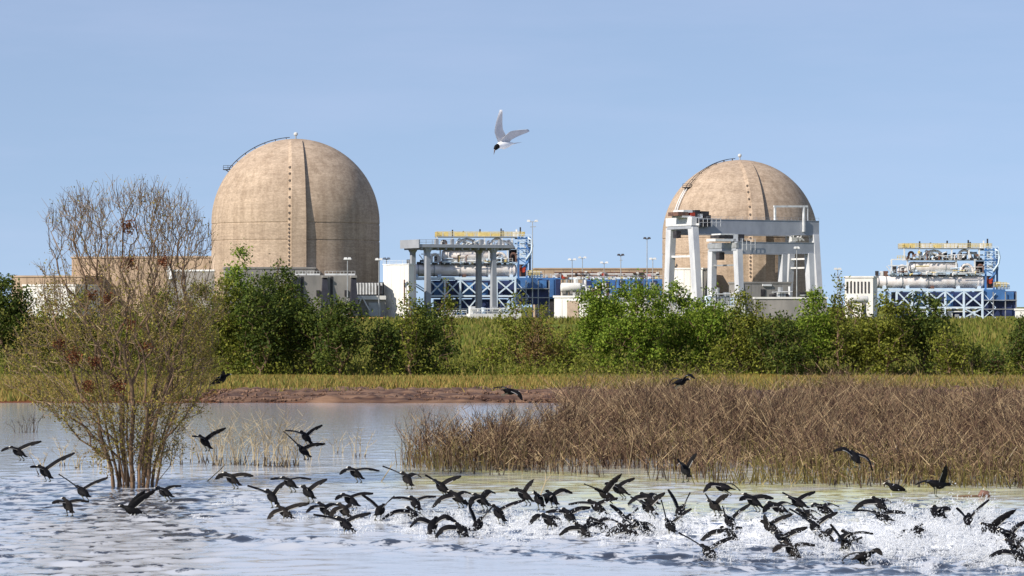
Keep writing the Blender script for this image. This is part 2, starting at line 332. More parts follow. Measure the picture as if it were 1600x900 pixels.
# water surface: fine grid where it shows, with ripples and the churned-up patch
def pxx(x, y): return 800+F*x/np.maximum(y, 1)
def pyy(y, z=0): return HY+F*(H-z)/np.maximum(y, 1)
def blob(px, py, cx, cy, rx, ry): return np.exp(-((px-cx)/rx)**2-((py-cy)/ry)**2)
def churn(X, Y):
    px, py = pxx(X, Y), pyy(Y)
    c = (1.0*blob(px, py, 1450, 838, 190, 52)+.75*blob(px, py, 1180, 830, 190, 42)+.80*blob(px, py, 960, 820, 180, 36)
         +.68*blob(px, py, 740, 818, 130, 30)+.45*blob(px, py, 560, 812, 110, 22)+.25*blob(px, py, 300, 800, 120, 16)+.6*blob(px, py, 1640, 860, 90, 50))
    return np.clip(c, 0, 1.15)
xs = np.concatenate([-np.geomspace(400, 14.6, 26), np.linspace(-14.4, 14.4, 321), np.geomspace(14.6, 400, 26)])
ys = np.concatenate([np.linspace(-40, 35, 20), np.linspace(35.6, 62, 300), np.linspace(62.2, 107.5, 150)])
X, Y = np.meshgrid(xs, ys); px, py = pxx(X, Y), pyy(Y)
calm = np.clip(.5+wiggle(X, Y*.6, 21, 8, .12, .5)*.6, .08, 1)
left = np.clip((520-px)/260, 0, 1)*np.clip((py-735)/30, 0, 1)
wake = blob(py, py*0, 838+np.clip(px-330, 0, 900)*.052, 0, 9, 1)*np.clip((px-230)/60, 0, 1)*np.clip((1700-px)/200, 0, 1)
ch = churn(X, Y); near = np.clip((py-800)/40, 0, 1)*np.clip((px-480)/100, 0, 1)
r1 = wiggle(X, Y, 31, 26, 4.5, 13, math.pi/2, 1.15); r2 = wiggle(X, Y, 32, 22, 9, 22, math.pi/2, 1.3)
fade = np.clip((110-Y)/50, .15, 1)
amp1 = (.003+.018*left*calm+.005*calm)*(1-.65*near)+.026*wake+.028*ch
amp2 = (.0012+.006*left*calm)*(1-.65*near)+.014*wake+.022*ch
peak = lambda r: np.sign(r)*np.abs(r)**1.4
Z = (peak(r1)*amp1+r2*amp2)*fade*(np.abs(X) < 14.5)*(Y > 34)
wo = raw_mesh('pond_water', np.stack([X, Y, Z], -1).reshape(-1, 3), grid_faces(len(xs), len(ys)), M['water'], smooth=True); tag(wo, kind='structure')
def fattr(o, name, arr):
    a = o.data.attributes.new(name, 'FLOAT', 'POINT'); a.data.foreach_set('value', arr.ravel().astype(np.float32))
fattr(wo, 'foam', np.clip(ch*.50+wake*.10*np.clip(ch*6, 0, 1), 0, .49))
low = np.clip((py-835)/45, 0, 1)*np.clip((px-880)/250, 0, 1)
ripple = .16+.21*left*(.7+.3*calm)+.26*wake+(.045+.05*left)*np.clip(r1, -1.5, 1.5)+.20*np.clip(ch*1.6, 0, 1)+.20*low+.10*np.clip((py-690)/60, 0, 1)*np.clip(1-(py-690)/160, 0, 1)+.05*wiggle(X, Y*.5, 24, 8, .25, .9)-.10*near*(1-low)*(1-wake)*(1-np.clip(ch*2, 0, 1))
fattr(wo, 'ripple', np.clip(ripple, 0, .48))  # how thickly the painted dark marks gather
algae_reflection = np.clip(1.2*blob(px, py, 1300, 770, 500, 30)+1.1*blob(px, py, 800, 748, 220, 20)+.5*blob(px, py, 1050, 800, 300, 22)+.4*blob(px, py, 700, 700, 130, 30), 0, 1)  # where algae and the painted reed reflection tint the water
fattr(wo, 'algae_reflection', algae_reflection)

# ---------------------------------------------------------------- the power plant
TH = R_(27)                  # the plant's axis runs to the right and away
class Site:
    """an Empty on the yard; p() gives local coordinates of what the photo shows at (px, py), ly metres behind the near face"""
    def __init__(s, name, px, D, th=TH, dx=0, dy=0, g=G):
        s.X0 = (px-800)/F*D; s.D = D; s.th = th; s.dx = dx; s.dy = dy; s.g = g
        s.o = empty(name, (s.X0, D, g), th)
    def p(s, px, py, ly=0):
        c, n = math.cos(s.th), math.sin(s.th); k = (px+s.dx-800)/F
        lx = (k*(s.D+ly*c)-s.X0+ly*n)/(c-k*n)
        return Vector((lx, ly, H-(py+s.dy-HY)/F*(s.D+lx*n+ly*c)-s.g))
    def x(s, px, ly=0): return s.p(px, 450, ly).x
    def z(s, py, px=None, ly=0): return s.p(px if px is not None else 800+F*s.X0/s.D-s.dx, py, ly).z
    def box(s, m, px0, px1, py0, py1, l0, l1):
        """box whose near face covers these photo pixels; py1 None = down to the yard"""
        a = s.p(px0, py0, l0); b = s.p(px1, py0, l0)
        z1 = (a.z+b.z)/2; z0 = 0 if py1 is None else (s.p(px0, py1, l0).z+s.p(px1, py1, l0).z)/2
        m.box(a.x, b.x, l0, l1, z0, z1)
def railing(m, pts, h=1.1, step=2.0, r=.05, mids=1):
    for a, b in zip(pts[:-1], pts[1:]):
        a = Vector(a); b = Vector(b); n = max(1, round((b-a).length/step)); up = Vector((0, 0, h))
        for i in range(n+1):
            q = a.lerp(b, i/n); m.beam(q, q+up, r*1.6)
        for k in range(1, mids+2): m.beam(a+up*k/(mids+1), b+up*k/(mids+1), r*1.6)

def containment(px, D, R, top_py, az, label, rail_az, anchors):
    root = empty('containment_building', ((px-800)/F*D, D, G)); tag(root, label, 'nuclear dome')
    zt = H-(top_py-HY)/F*D-G; zs = zt-R
    prof = [(R, 0)]
    for zg in (zs-5.2, zs-.4):                                # construction joints: shallow ring grooves
        prof += [(R, zg-.42), (R, zg-.40), (R-.14, zg-.36), (R-.14, zg-.02), (R, zg+.02), (R, zg+.04)]
    prof += [(R*math.cos(a), zs+R*math.sin(a)) for a in np.linspace(.02, math.pi/2-.015, 40)]
    n = 144; V = []; Fc = []
    for r, z in prof: V += [(r*math.cos(2*math.pi*k/n), r*math.sin(2*math.pi*k/n), z) for k in range(n)]
    for i in range(len(prof)-1): Fc += [(i*n+k, i*n+(k+1) % n, (i+1)*n+(k+1) % n, (i+1)*n+k) for k in range(n)]
    V.append((0, 0, zt)); t = (len(prof)-1)*n; Fc += [(t+k, t+(k+1) % n, len(V)-1) for k in range(n)]
    m = MB(); m.add(V, Fc); m.build('shell', M['dome'], root, smooth=True)
    # the tendon buttress: a broad rib up the wall and over the dome
    def onshell(az, s, rad):                                   # s = height, past zs it bends over the dome
        if s <= zs: rr, z = R+rad, s
        else:
            e = (s-zs)/R; rr, z = (R+rad)*math.cos(e), zs+(R+rad)*math.sin(e)
        return rr, z
    ss = list(np.linspace(0, zs, 14))+list(zs+R*np.linspace(.05, 1.28, 30)); V = []; Fc = []
    for s in ss:
        k = 0 if s <= zs else (s-zs)/(R*1.28); h = 1.4 if s < zs-1 else 1.3-.95*k**1.2
        for off, rad in ((-3.1, -.4), (-3.1, .05), (-2.1, h), (2.0, h), (2.0, -.4)):
            rr, z = onshell(az, s, rad); a = az+off*(1-.25*k)/max(rr, 4); V.append((rr*math.sin(a), -rr*math.cos(a), z))
    for i in range(len(ss)-1): Fc += [(i*5+k, i*5+k+1, (i+1)*5+k+1, (i+1)*5+k) for k in range(4)]
    e = (len(ss)-1)*5; Fc.append((e, e+1, e+2, e+3, e+4))
    m = MB(); m.add(V, Fc); m.build('tendon_buttress', M['dome'], root)
    base = None
    for py in anchors:                                         # tendon anchor caps in the buttress flank
        s = H-(py-HY)/F*(D-R)-G
        if s > zs: s = zs+R*math.asin(min(.97, (s-zs)/R))
        k = 0 if s <= zs else (s-zs)/(R*1.28); rr, z = onshell(az, s, .75-.4*k); a = az-2.65*(1-.25*k)/max(rr, 4)
        if base is None:
            m = MB(); m.tube([(0, .6, 0), (0, -.25, 0)], .34, 8); base = ob = m.build('tendon_anchor', M['anchor'], root)
        else: ob = base.copy(); COL.objects.link(ob); ob.parent = root
        ob.location = (rr*math.sin(a), -rr*math.cos(a), z); ob.rotation_euler = (0, 0, a-.6)
    # beacon mast on the crown
    m = MB(); m.tube([(0, 0, zt-.2), (0, 0, zt+1.0)], .22, 6); m.build('beacon_mast', M['galv'], root)
    m = MB(); m.tube([(0, 0, zt+.9), (0, 0, zt+1.2), (0, 0, zt+1.7), (0, 0, zt+1.95)], [.35, .6, .6, .2], 10); m.build('beacon', M['lamp'], root)
    # maintenance rail over the shoulder, with its little platform
    for nm, o2 in (('dome_rail', -.045), ('dome_rail', .045)):
        pts = []
        for e in np.linspace(R_(39), R_(86), 20): pts.append(((R+.5)*math.cos(e)*math.sin(rail_az+o2), -(R+.5)*math.cos(e)*math.cos(rail_az+o2), zs+(R+.5)*math.sin(e)))
        m = MB(); m.tube(pts, .10, 5)
        for q in pts[::3]: v = Vector(q); c = Vector((0, 0, zs)); m.tube([v, c+(v-c)*(R-.2)/(R+.5)], .1, 4)
        m.build(nm, M['dark'], root)
    e = R_(38.5); c = Vector(((R+.3)*math.cos(e)*math.sin(rail_az), -(R+.3)*math.cos(e)*math.cos(rail_az), zs+(R+.3)*math.sin(e)))
    m = MB(); m.box(c.x-1.6, c.x+1.2, c.y-1.2, c.y+1.2, c.z-.1, c.z+.1); railing(m, [(c.x-1.5, c.y-1.1, c.z), (c.x+1.1, c.y-1.1, c.z), (c.x+1.1, c.y+1.1, c.z)], 1.1, 1.2, .07); m.beam((c.x-1, c.y, c.z), (c.x+1, c.y, c.z-1.4), .25)
    m.build('rail_platform', M['dark'], root)
    return root, zs, R
A1 = [262, 272, 283, 296, 309, 322, 333, 342]+[351+6.2*i for i in range(12)]
A2 = [291, 301, 312, 324, 336, 372, 381, 388]+[396+6.0*i for i in range(7)]
containment(462, 806, 24, 217, R_(6.5), 'large tan concrete dome on the left, rising behind the leafy shrubs', R_(-84), A1)
r2_, zs2, R2 = containment(1156, 880, 24.2, 250, R_(9), 'large tan concrete dome on the right, behind the gantry cranes', R_(-62), A2)
m = MB()
for o2 in (-.02, .03):
    pts = [((R2+.5)*math.cos(e)*math.sin(R_(-62)+o2), -(R2+.5)*math.cos(e)*math.cos(R_(-62)+o2), zs2+(R2+.5)*math.sin(e)) for e in np.linspace(R_(37), 0, 10)]
    pts.append((pts[-1][0], pts[-1][1], zs2-12)); m.tube(pts, .2, 5)
m.build('ladder', M['white'], r2_)

# low tan and white buildings on the left, seen through the bare tree
def block(name, label, px0, px1, top, D, depth, mat, th=TH, parapet=None, cat='building', g=G, joints=0, jm=None):
    s = Site(name, px0, D, th, g=g); m = MB(); s.box(m, px0, px1, top, None, 0, depth); wl = m.build('wall', mat, s.o)
    a = s.p(px0, top); b = s.p(px1, top); z = (a.z+b.z)/2
    m = MB(); m.box(a.x-.25, b.x+.25, -.25, depth+.25, z, z+.5); m.build('parapet', parapet or mat, s.o)
    for i in range(joints):                                     # cladding panels, each proud of the wall
        x0 = a.x+(b.x-a.x)*i/joints; x1 = a.x+(b.x-a.x)*(i+1)/joints; m = MB(); m.box(x0+.06, x1-.06, -.12, .1, .3, z-.25); m.build('panel', jm or mat, wl)
    tag(s.o, label, cat); return s, z
block('auxiliary_building', 'low tan precast building at the far left, lower of the two behind the bare tree', 18, 128, 433, 830, 20, M['tan_wall'], R_(-12), joints=9)
s, z = block('auxiliary_building', 'taller tan block behind the crown of the bare tree, left of the dome', 112, 352, 403, 845, 24, M['tan_wall'], R_(-12), joints=16)
s, z = block('service_building', 'low grey service building with white roof edge behind the bare tree', 262, 350, 424, 800, 14, M['grey_concrete'], R_(-12), parapet=M['white'])
m = MB(); s.box(m, 262, 268, 416, 436, -1.2, 0); m.build('roof_vent', M['white'], s.o)
block('service_building', 'low white building seen through twigs at the far left', 36, 118, 447, 790, 14, M['white_wall'], R_(-20), joints=7)
s, z = block('roof_annex', 'long grey annex with flat roof at the foot of the left dome', 352, 492, 420, 778, 12, M['grey_concrete'], R_(8), joints=8)

# grey bunker wall with three dark fins in front of the left dome
s = Site('transformer_wall', 455, 762, R_(14)); m = MB(); s.box(m, 455, 557, 430, None, 0, 5); m.build('wall', M['grey_concrete'], s.o)
for px in (461, 507, 552):
    a = s.p(px, 434); m = MB()
    m.add([(a.x-.6, 0, a.z), (a.x+.6, 0, a.z), (a.x+.6, -1.0, a.z-.5), (a.x-.6, -1.0, a.z-.5), (a.x-1.3, 0, 0), (a.x+1.3, 0, 0), (a.x+1.3, -2.6, 0), (a.x-1.3, -2.6, 0)],
          [(0, 1, 2, 3)[::-1], (3, 2, 6, 7)[::-1], (0, 3, 7, 4)[::-1], (1, 5, 6, 2)[::-1], (4, 7, 6, 5), (0, 4, 5, 1)]); m.build('fin', M['fin'], s.o)
    m = MB(); m.box(a.x-.8, a.x+.8, -1.2, .6, a.z+.002, a.z+.6); m.build('fin_cap', M['grey_concrete'], s.o)
for p0, p1 in ((462, 478), (480, 500), (508, 526), (526, 555)):
    a = s.p(p0, 430); b = s.p(p1, 430); m = MB(); m.box(a.x, b.x, .2, .5, a.z, a.z+.45); railing(m, [(a.x, .3, a.z+.4), (b.x, .3, b.z+.4)], .7, 1, .05, 0); m.build('railing', M['white'], s.o)
for px in (472, 518):
    a = s.p(px, 432); m = MB(); m.box(a.x-.35, a.x+.35, -.12, .1, 3, a.z); m.build('wall_joint', M['dark'], s.o)
for px in (497, 541):
    a = s.p(px, 458); m = MB(); m.box(a.x-.5, a.x+.5, -.35, .1, a.z-.8, a.z+.8); m.build('junction_box', M['dark'], s.o)
tag(s.o, 'grey concrete wall with three dark tapering fins in front of the left dome', 'wall')

# white louvre bank and its plinth between the wall and the white block
s = Site('louvre_house', 556, 775, R_(10)); m = MB(); s.box(m, 556, 600, 441, 462, 1.0, 5); m.build('backing', M['dark'], s.o)
for i in range(9):
    a = s.p(558.5+i*4.7, 442, .2); b = s.p(558.5+i*4.7, 460, .2); m = MB(); m.box(a.x-.24, a.x+.24, .2, .9, b.z, a.z); m.build('louvre', M['white'], s.o)
m = MB(); s.box(m, 556, 603, 462, 468, -.6, 5); m.build('sill', M['white_wall'], s.o)
m = MB(); s.box(m, 556, 603, 468, None, 0, 5); m.build('wall', M['grey_concrete'], s.o)
m = MB(); s.box(m, 576, 595, 473, 494, -.2, .3); m.build('roller_door', M['galv'], s.o)
a = s.p(565, 462, -1); m = MB(); m.beam((a.x, -.9, a.z), (a.x+2.2, -.9, a.z-4), .3); m.beam((a.x, -.9, a.z-.5), (a.x-1.5, -.9, a.z-4.6), .3); m.build('pipe_brace', M['white'], s.o)
m = MB(); s.box(m, 590, 597, 446, 460, -.8, .4); m.build('control_box', M['dark'], s.o)
tag(s.o, 'white vertical louvres on a grey plinth at the right foot of the left dome', 'louvre house')
s = Site('safety_barrier', 548, 740, 0)
for i in range(7):
    a = s.p(549+i*8.5, 497); m = MB(); m.beam((a.x, 0, 0), (a.x, 0, a.z+.2), .22); m.build('barrier_post', M['orange'], s.o)
for py in (497.2, 501.5):
    a = s.p(547, py); b = s.p(602, py); m = MB(); m.beam((a.x, -.12, a.z), (b.x, -.12, b.z), .14, .5); m.build('barrier_rail', M['orange'], s.o)
tag(s.o, 'orange and white rail barrier on the grass crest below the left dome', 'barrier')
s = Site('white_block', 599, 782, R_(-42))
m = MB(); s.box(m, 599, 639, 414, None, 0, 2); wl = m.build('wall', M['white_wall'], s.o)
a = s.p(599, 414); b = s.p(639, 414); m = MB(); m.box(a.x-.2, b.x+.2, -.2, 2.2, a.z, a.z+.3); railing(m, [(a.x, 0, a.z+.3), (b.x, 0, a.z+.3)], .9, 2.4, .04); m.build('roof_edge', M['white'], s.o)
for i in range(6):
    x0 = a.x+(b.x-a.x)*i/6; x1 = a.x+(b.x-a.x)*(i+1)/6; m = MB(); m.box(x0+.03, x1-.03, -.1, .1, .3, a.z-.2); m.build('panel', M['white_wall'], wl)
a = s.p(632, 437, -.2); m = MB(); m.box(a.x-.15, a.x+.15, -.35, -.12, 4, a.z); m.build('downpipe', M['rust'], s.o)
tag(s.o, 'tall plain white block beside the four legged platform', 'building')

# the platform on four tapering legs
s = Site('legged_platform', 655, 786); a = s.p(655, 384); b = s.p(803, 384); dep = 12.0
m = MB(); m.box(a.x, b.x, 0, dep, a.z-.4, a.z+.5); m.box(a.x-.25, a.x, -.2, dep+.2, a.z-.6, s.z(374)); dk = m.build('deck', M['crane_shade'], s.o)
for i in range(12): x = a.x+1+(b.x-a.x-2)*i/11; m = MB(); m.box(x-.2, x+.2, .25, dep-.25, a.z-1.0, a.z-.402); m.build('deck_beam', M['crane_shade'], dk)
m = MB(); z = a.z+.5; railing(m, [(a.x+.2, dep, z), (a.x+.2, .1, z), (b.x-.2, .1, z), (b.x-.2, dep, z)], 1.25, 1.9, .055, 2); m.build('railing', M['crane_shade'], dk)
for px, ly, bt in ((668, 1.6, 492), (645, 10.4, 490), (771, 1.6, 492), (748, 10.4, 490)):
    c = s.p(px, 390, ly); m = MB()
    m.beam((c.x, ly, 0), (c.x, ly, a.z-1.8), 1.55, 1.55, 1.25, 1.25); m.beam((c.x, ly, a.z-1.8), (c.x, ly, a.z-.4), 1.25, 1.25, 2.6, 2.2); m.build('leg', M['crane_shade'], s.o)
    m = MB(); m.box(c.x-1.5, c.x+1.5, ly-1.5, ly+1.5, 0, .9); m.build('leg_foot', M['white_wall'], s.o)
for px in (690, 715, 760, 790): c = s.p(px, 372); m = MB(); m.box(c.x-.4, c.x+.4, 3, 4, z, z+1.6); m.build('deck_cabinet', M['galv'], s.o)
tag(s.o, 'pale grey flat deck on four tall tapering legs, in front of the left turbine', 'platform')

# ---- turbine decks, drawn after the right-hand one
def cyl(m, s, px0, px1, py0, py1, ly, n=20, domed=True):
    a = s.p(px0, (py0+py1)/2, ly); b = s.p(px1, (py0+py1)/2, ly); r = (s.p(px0, py0, ly).z-s.p(px0, py1, ly).z)/2; z = (a.z+b.z)/2
    k = .35*r if domed else 0.02
    m.tube([(a.x, ly, z), (a.x+k*.3, ly, z), (a.x+k, ly, z), (b.x-k, ly, z), (b.x-k*.3, ly, z), (b.x, ly, z)], [r*.55, r*.86, r, r, r*.86, r*.55], n); return r, z
def elbow(m, s, px0, px1, py0, py1, ly, r=.45):
    """pipe rising at px0, over the top, and down at px1"""
    a = s.p(px0, py1, ly); b = s.p(px1, py1, ly); top = s.p(px0, py0, ly).z-r; rx = (b.x-a.x)/2
    h = min(abs(rx), top-a.z)
    pts = [(a.x, ly, a.z)]+[(a.x+rx-rx*math.cos(t), ly, top-h+h*math.sin(t)) for t in np.linspace(0, math.pi, 9)]+[(b.x, ly, b.z)]
    m.tube(pts, r, 7)
def turbine(label, D, dx, dy, seed):
    s = Site('turbine_deck', 1395+dx, D, R_(6), dx, dy); o = s.o; g = random.Random(seed); dep = 13.0
    def P(name, mat, fn, smooth=False):
        m = MB(); fn(m); return m.build(name, M[mat], o, smooth)
    zt = s.z(453, 1455); zm = s.z(480.5, 1455); zl = 0.0
    posts = [1395, 1401, 1425, 1449, 1477, 1506, 1535]; posts = posts[1:]
    X = [s.x(q) for q in posts]; X0 = s.x(1368)
    for ly in (0, dep):                                         # pale blue lattice, front and back
        for x in X: P('post', 'pale_blue', lambda m: m.beam((x, ly, zl), (x, ly, zt-.3), .55, .5))
        P('top_beam', 'pale_blue', lambda m: m.beam((X0, ly, zt), (X[-1]+.3, ly, zt), .5, .75))
        P('middle_beam', 'pale_blue', lambda m: m.beam((X[0], ly-.02, zm), (X[-1], ly-.02, zm), .3, .5))
        for i in range(len(X)-1):
            P('brace', 'pale_blue', lambda m: (m.beam((X[i], ly-.06, zt-.4), (X[i+1], ly-.06, zm+.2), .3, .4), m.beam((X[i], ly+.16, zm+.2), (X[i+1], ly+.16, zt-.4), .3, .4)))
            if i in (2, 4): P('brace', 'pale_blue', lambda m: (m.beam((X[i], ly-.06, zm-.3), (X[i+1], ly-.06, .3), .2, .34), m.beam((X[i], ly+.16, .3), (X[i+1], ly+.16, zm-.3), .2, .34)))
        P('brace', 'pale_blue', lambda m: m.beam((X0+.3, ly-.06, zt-.4), (X[0], ly-.06, zm+1), .2, .34))
    for i in range(len(X)):
        P('cross_beam', 'pale_blue', lambda m: m.beam((X[i], .3, zt-.05), (X[i], dep-.3, zt-.05), .4, .5))
    P('condenser', 'navy', lambda m: (m.box(X[0]+1, X[-1]+1, 3.0, dep-2, zm-.6, zt-.6), m.box(X[0]+2, X[-1]-2, 4, dep-2, .5, zm-.9)), False)
    for i in range(5):
        x = X[0]+1.5+i*(X[-1]-X[0]-3)/5; P('condenser_panel', g.choice(['navy', 'blue', 'navy']), lambda m: m.box(x, x+2.6, 2.75, 3.05, zm+.3, zt-1.2))
    for i in range(9):
        x = X[0]+1+g.random()*(X[-1]-X[0]-2); hh = .6+1.8*g.random(); P('pump_skid', g.choice(['white', 'galv', 'dark', 'blue', 'pale_blue']), lambda m: m.box(x-.6, x+.6, 1, 2.2, 0, hh))
    P('floor_pipe', 'white', lambda m: (m.tube([(X[0]+1, 1.6, 2.1), (X[-1]-1, 1.6, 2.1)], .22, 6), m.tube([(X[0]+1, 2.2, 3.0), (X[-1]-1, 2.2, 3.0)], .18, 6)))
    # navy casing to the right with its own thinner frame
    P('casing', 'navy', lambda m: s.box(m, 1537, 1588, 455, 494, 2, dep-2))
    P('casing', 'blue', lambda m: (s.box(m, 1538, 1571, 452, 470, .6, dep-1), s.box(m, 1571, 1584, 456, 468, .8, dep-1)))
    for q in (1552, 1571, 1588): P('post', 'galv', lambda m: m.beam((s.x(q), .1, 0), (s.x(q), .1, zt-.6), .26, .26))
    P('brace', 'pale_blue', lambda m: (m.beam((s.x(1537), .1, zm), (s.x(1556), .1, zt-1), .2), m.beam((s.x(1537), .3, zt-1), (s.x(1556), .3, zm), .2), m.beam((s.x(1537), .1, .2), (s.x(1556), .1, zm), .2), m.beam((s.x(1537), .3, zm), (s.x(1556), .3, .2), .2)))
    for py in (469, 483): P('casing_rail', 'galv', lambda m: m.beam((X[-1]+.4, -.1, s.z(py, 1560)), (s.x(1589), -.1, s.z(py, 1560)), .25))
    # lower silver drum
    P('lower_drum', 'silver', lambda m: cyl(m, s, 1365, 1537, 430.5, 450, 5, 28), True)
    r = (s.z(430.5, 1450, 5)-s.z(450, 1450, 5))/2; zc = (s.z(430.5, 1450, 5)+s.z(450, 1450, 5))/2
    for q in (1371, 1383, 1408, 1448, 1490, 1527, 1533):
        x = s.x(q, 5); P('drum_band', 'galv' if q < 1500 else 'silver', lambda m: m.tube([(x-.18, 5, zc), (x+.18, 5, zc)], r+.09, 28))
    for q in (1380, 1416, 1455, 1495, 1528):
        x = s.x(q, 5); P('drum_saddle', 'rust' if q in (1455,) else 'pale_blue', lambda m: m.box(x-.5, x+.5, 3.2, 6.8, zt+.3, zc-r*.7))
    P('drum_end', 'rust', lambda m: s.box(m, 1540, 1554, 431, 450, 3.5, 7)); P('drum_end', 'red', lambda m: m.tube([(s.x(1547, 3), 2.9, s.z(439, 1547, 3)), (s.x(1547, 3), 3.6, s.z(439, 1547, 3))], .9, 12))
    P('valve_stand', 'yellow', lambda m: (railing(m, [s.p(1553, 449, 1.5), s.p(1573, 449, 1.5)], 1.5, 1, .09, 2), s.box(m, 1556, 1563, 440, 449, 3, 5)))
    P('valve_stand', 'white', lambda m: s.box(m, 1557, 1577, 442, 445, 2, 4)); P('valve_stand', 'pale_blue', lambda m: s.box(m, 1560, 1578, 446, 452, 2.4, 5))
    # rows of small fittings over the drum
    for i in range(22):
        q = 1368+i*7.6+g.uniform(-2, 2); P('fitting', g.choice(['dark', 'rust', 'white', 'galv']), lambda m: (lambda a: m.box(a.x-.3-g.random()*.4, a.x+.3+g.random()*.4, 4, 5.5, a.z-.2, a.z+.4+g.random()*.9))(s.p(q, 430, 5)))
    # middle level: smaller drum in a pale frame
    zf = s.z(427.5, 1455, 3); P('middle_floor', 'pale_blue', lambda m: m.box(s.x(1388, 3), s.x(1540, 3), 3, dep-2, zf-.25, zf+.1))
    for i in range(6): P('floor_bracket', 'dark', lambda m: m.box(s.x(1425+i*15, 3), s.x(1433+i*15, 3), 2.8, 3.05, zf-.8, zf-.252))
    P('upper_drum', 'silver', lambda m: cyl(m, s, 1420, 1496, 409, 426, 5, 24), True)
    ru = (s.z(409, 1450, 5)-s.z(426, 1450, 5))/2; zu = (s.z(409, 1450, 5)+s.z(426, 1450, 5))/2
    for q in (1428, 1476, 1492): x = s.x(q, 5); P('drum_band', 'galv', lambda m: m.tube([(x-.15, 5, zu), (x+.15, 5, zu)], ru+.07, 24))
    z3 = s.z(405.5, 1470, 3)
    for q in (1393, 1418, 1494, 1523):
        P('post', 'white', lambda m: m.beam((s.x(q, 3), 3, zf), (s.x(q, 3), 3, z3), .42)); P('post', 'white', lambda m: m.beam((s.x(q, dep-3), dep-3, zf), (s.x(q, dep-3), dep-3, z3), .4))
    P('middle_beam', 'white', lambda m: (m.beam((s.x(1388, 3), 2.9, s.z(415, 1400, 3)), (s.x(1418, 3), 2.9, s.z(415, 1400, 3)), .3), m.beam((s.x(1393, 3), 2.9, z3), (s.x(1418, 3), 2.9, z3), .35), m.beam((s.x(1385, 3), 2.9, s.z(416, 1400, 3)), (s.x(1393, 3), 2.9, s.z(427, 1400, 3)), .25)))
    for a, b, c, d, mt in ((1404, 1415, 413, 429, 'silver'), (1501, 1520, 411, 429, 'silver'), (1506, 1516, 417, 429, 'galv'), (1527, 1537, 412, 429, 'rust')):
        P('elbow_pipe', mt, lambda m: elbow(m, s, a, b, c, d, 3.6, .42), True)
    for q0, q1, c0, c1, l0 in ((1395, 1401, 416, 427, 5), (1409, 1417, 418, 427, 6), (1505, 1513, 416, 426, 5), (1526, 1540, 408, 428, 6)): P('valve', 'dark', lambda m: s.box(m, q0, q1, c0, c1, l0, l0+2))
    P('side_platform', 'yellow', lambda m: railing(m, [s.p(1402, 405, 3), s.p(1415, 405, 3)], 1.0, 1, .1, 1))
    # upper level: pipe loops under the yellow deck
    P('upper_floor', 'white', lambda m: m.box(s.x(1418, 3), s.x(1540, 3), 3, dep-3, z3-.2, z3+.15))
    for i in range(9): P('floor_bracket', 'dark', lambda m: m.box(s.x(1422+i*13, 3), s.x(1430+i*13, 3), 2.85, 3.05, z3-.15, z3+.55))
    zy = s.z(388.5, 1470, 3)
    for q in (1413, 1436.5, 1487, 1514, 1530): P('post', 'white', lambda m: m.beam((s.x(q, 3), 3, z3), (s.x(q, 3), 3, zy), .4)); P('post', 'pale_blue', lambda m: m.beam((s.x(q, dep-3), dep-3, z3), (s.x(q, dep-3), dep-3, zy), .36))
    for a, b, c, d, mt in ((1443, 1476, 389.5, 407, 'silver'), (1451, 1467, 395, 407, 'galv'), (1497, 1517, 389, 407, 'silver'), (1504, 1531, 393, 407, 'galv'), (1420, 1427, 392, 407, 'rust')):
        P('loop_pipe', mt, lambda m: elbow(m, s, a, b, c, d, 4.2, .38), True)
    P('loop_pipe', 'white', lambda m: (m.tube([s.p(1439, 406, 3.6), s.p(1447, 391, 3.6)], .2, 5), m.tube([s.p(1447, 391, 3.7), s.p(1483, 405, 3.7)], .22, 5), m.tube([s.p(1450, 406, 3.4), s.p(1480, 393, 3.4)], .2, 5)))
    for i in range(14):
        q = 1420+i*8+g.uniform(-2, 2); ww = g.uniform(1.5, 3.5); c0 = g.uniform(392, 401); P('machine_box', g.choice(['dark', 'dark', 'galv', 'pale_blue', 'blue', 'rust']), lambda m: s.box(m, q, q+ww, c0, 406, 6, 8))
    P('top_deck', 'galv', lambda m: m.box(s.x(1413, 2.6), s.x(1549, 2.6), 2.6, dep-2.6, zy, zy+.25))
    P('yellow_railing', 'yellow', lambda m: railing(m, [(s.x(1413, 2.6), dep-2.7, zy+.2), (s.x(1413, 2.6), 2.7, zy+.2), (s.x(1550, 2.6), 2.7, zy+.2), (s.x(1550, 2.6), dep-2.7, zy+.2), (s.x(1413, 2.6), dep-2.7, zy+.2)], 1.35, 1.3, .085, 2))
    for q0, q1, c0 in ((1413, 1421, 381), (1424, 1430, 380.5), (1441, 1456, 381), (1462, 1470, 382), (1478, 1495, 381), (1498, 1511, 383), (1533, 1540, 380)):
        P('deck_housing', g.choice(['yellow', 'yellow', 'white']), lambda m: s.box(m, q0, q1, c0, 388, 5, 7))
    for q, c0 in ((1437, 377), (1480, 376), (1513, 375), (1516, 378), (1537, 376), (1543, 373), (1454, 379)):
        P('stack_pipe', 'dark' if q != 1537 else 'white', lambda m: m.beam(s.p(q, 388, 6), s.p(q, c0, 6), .4))
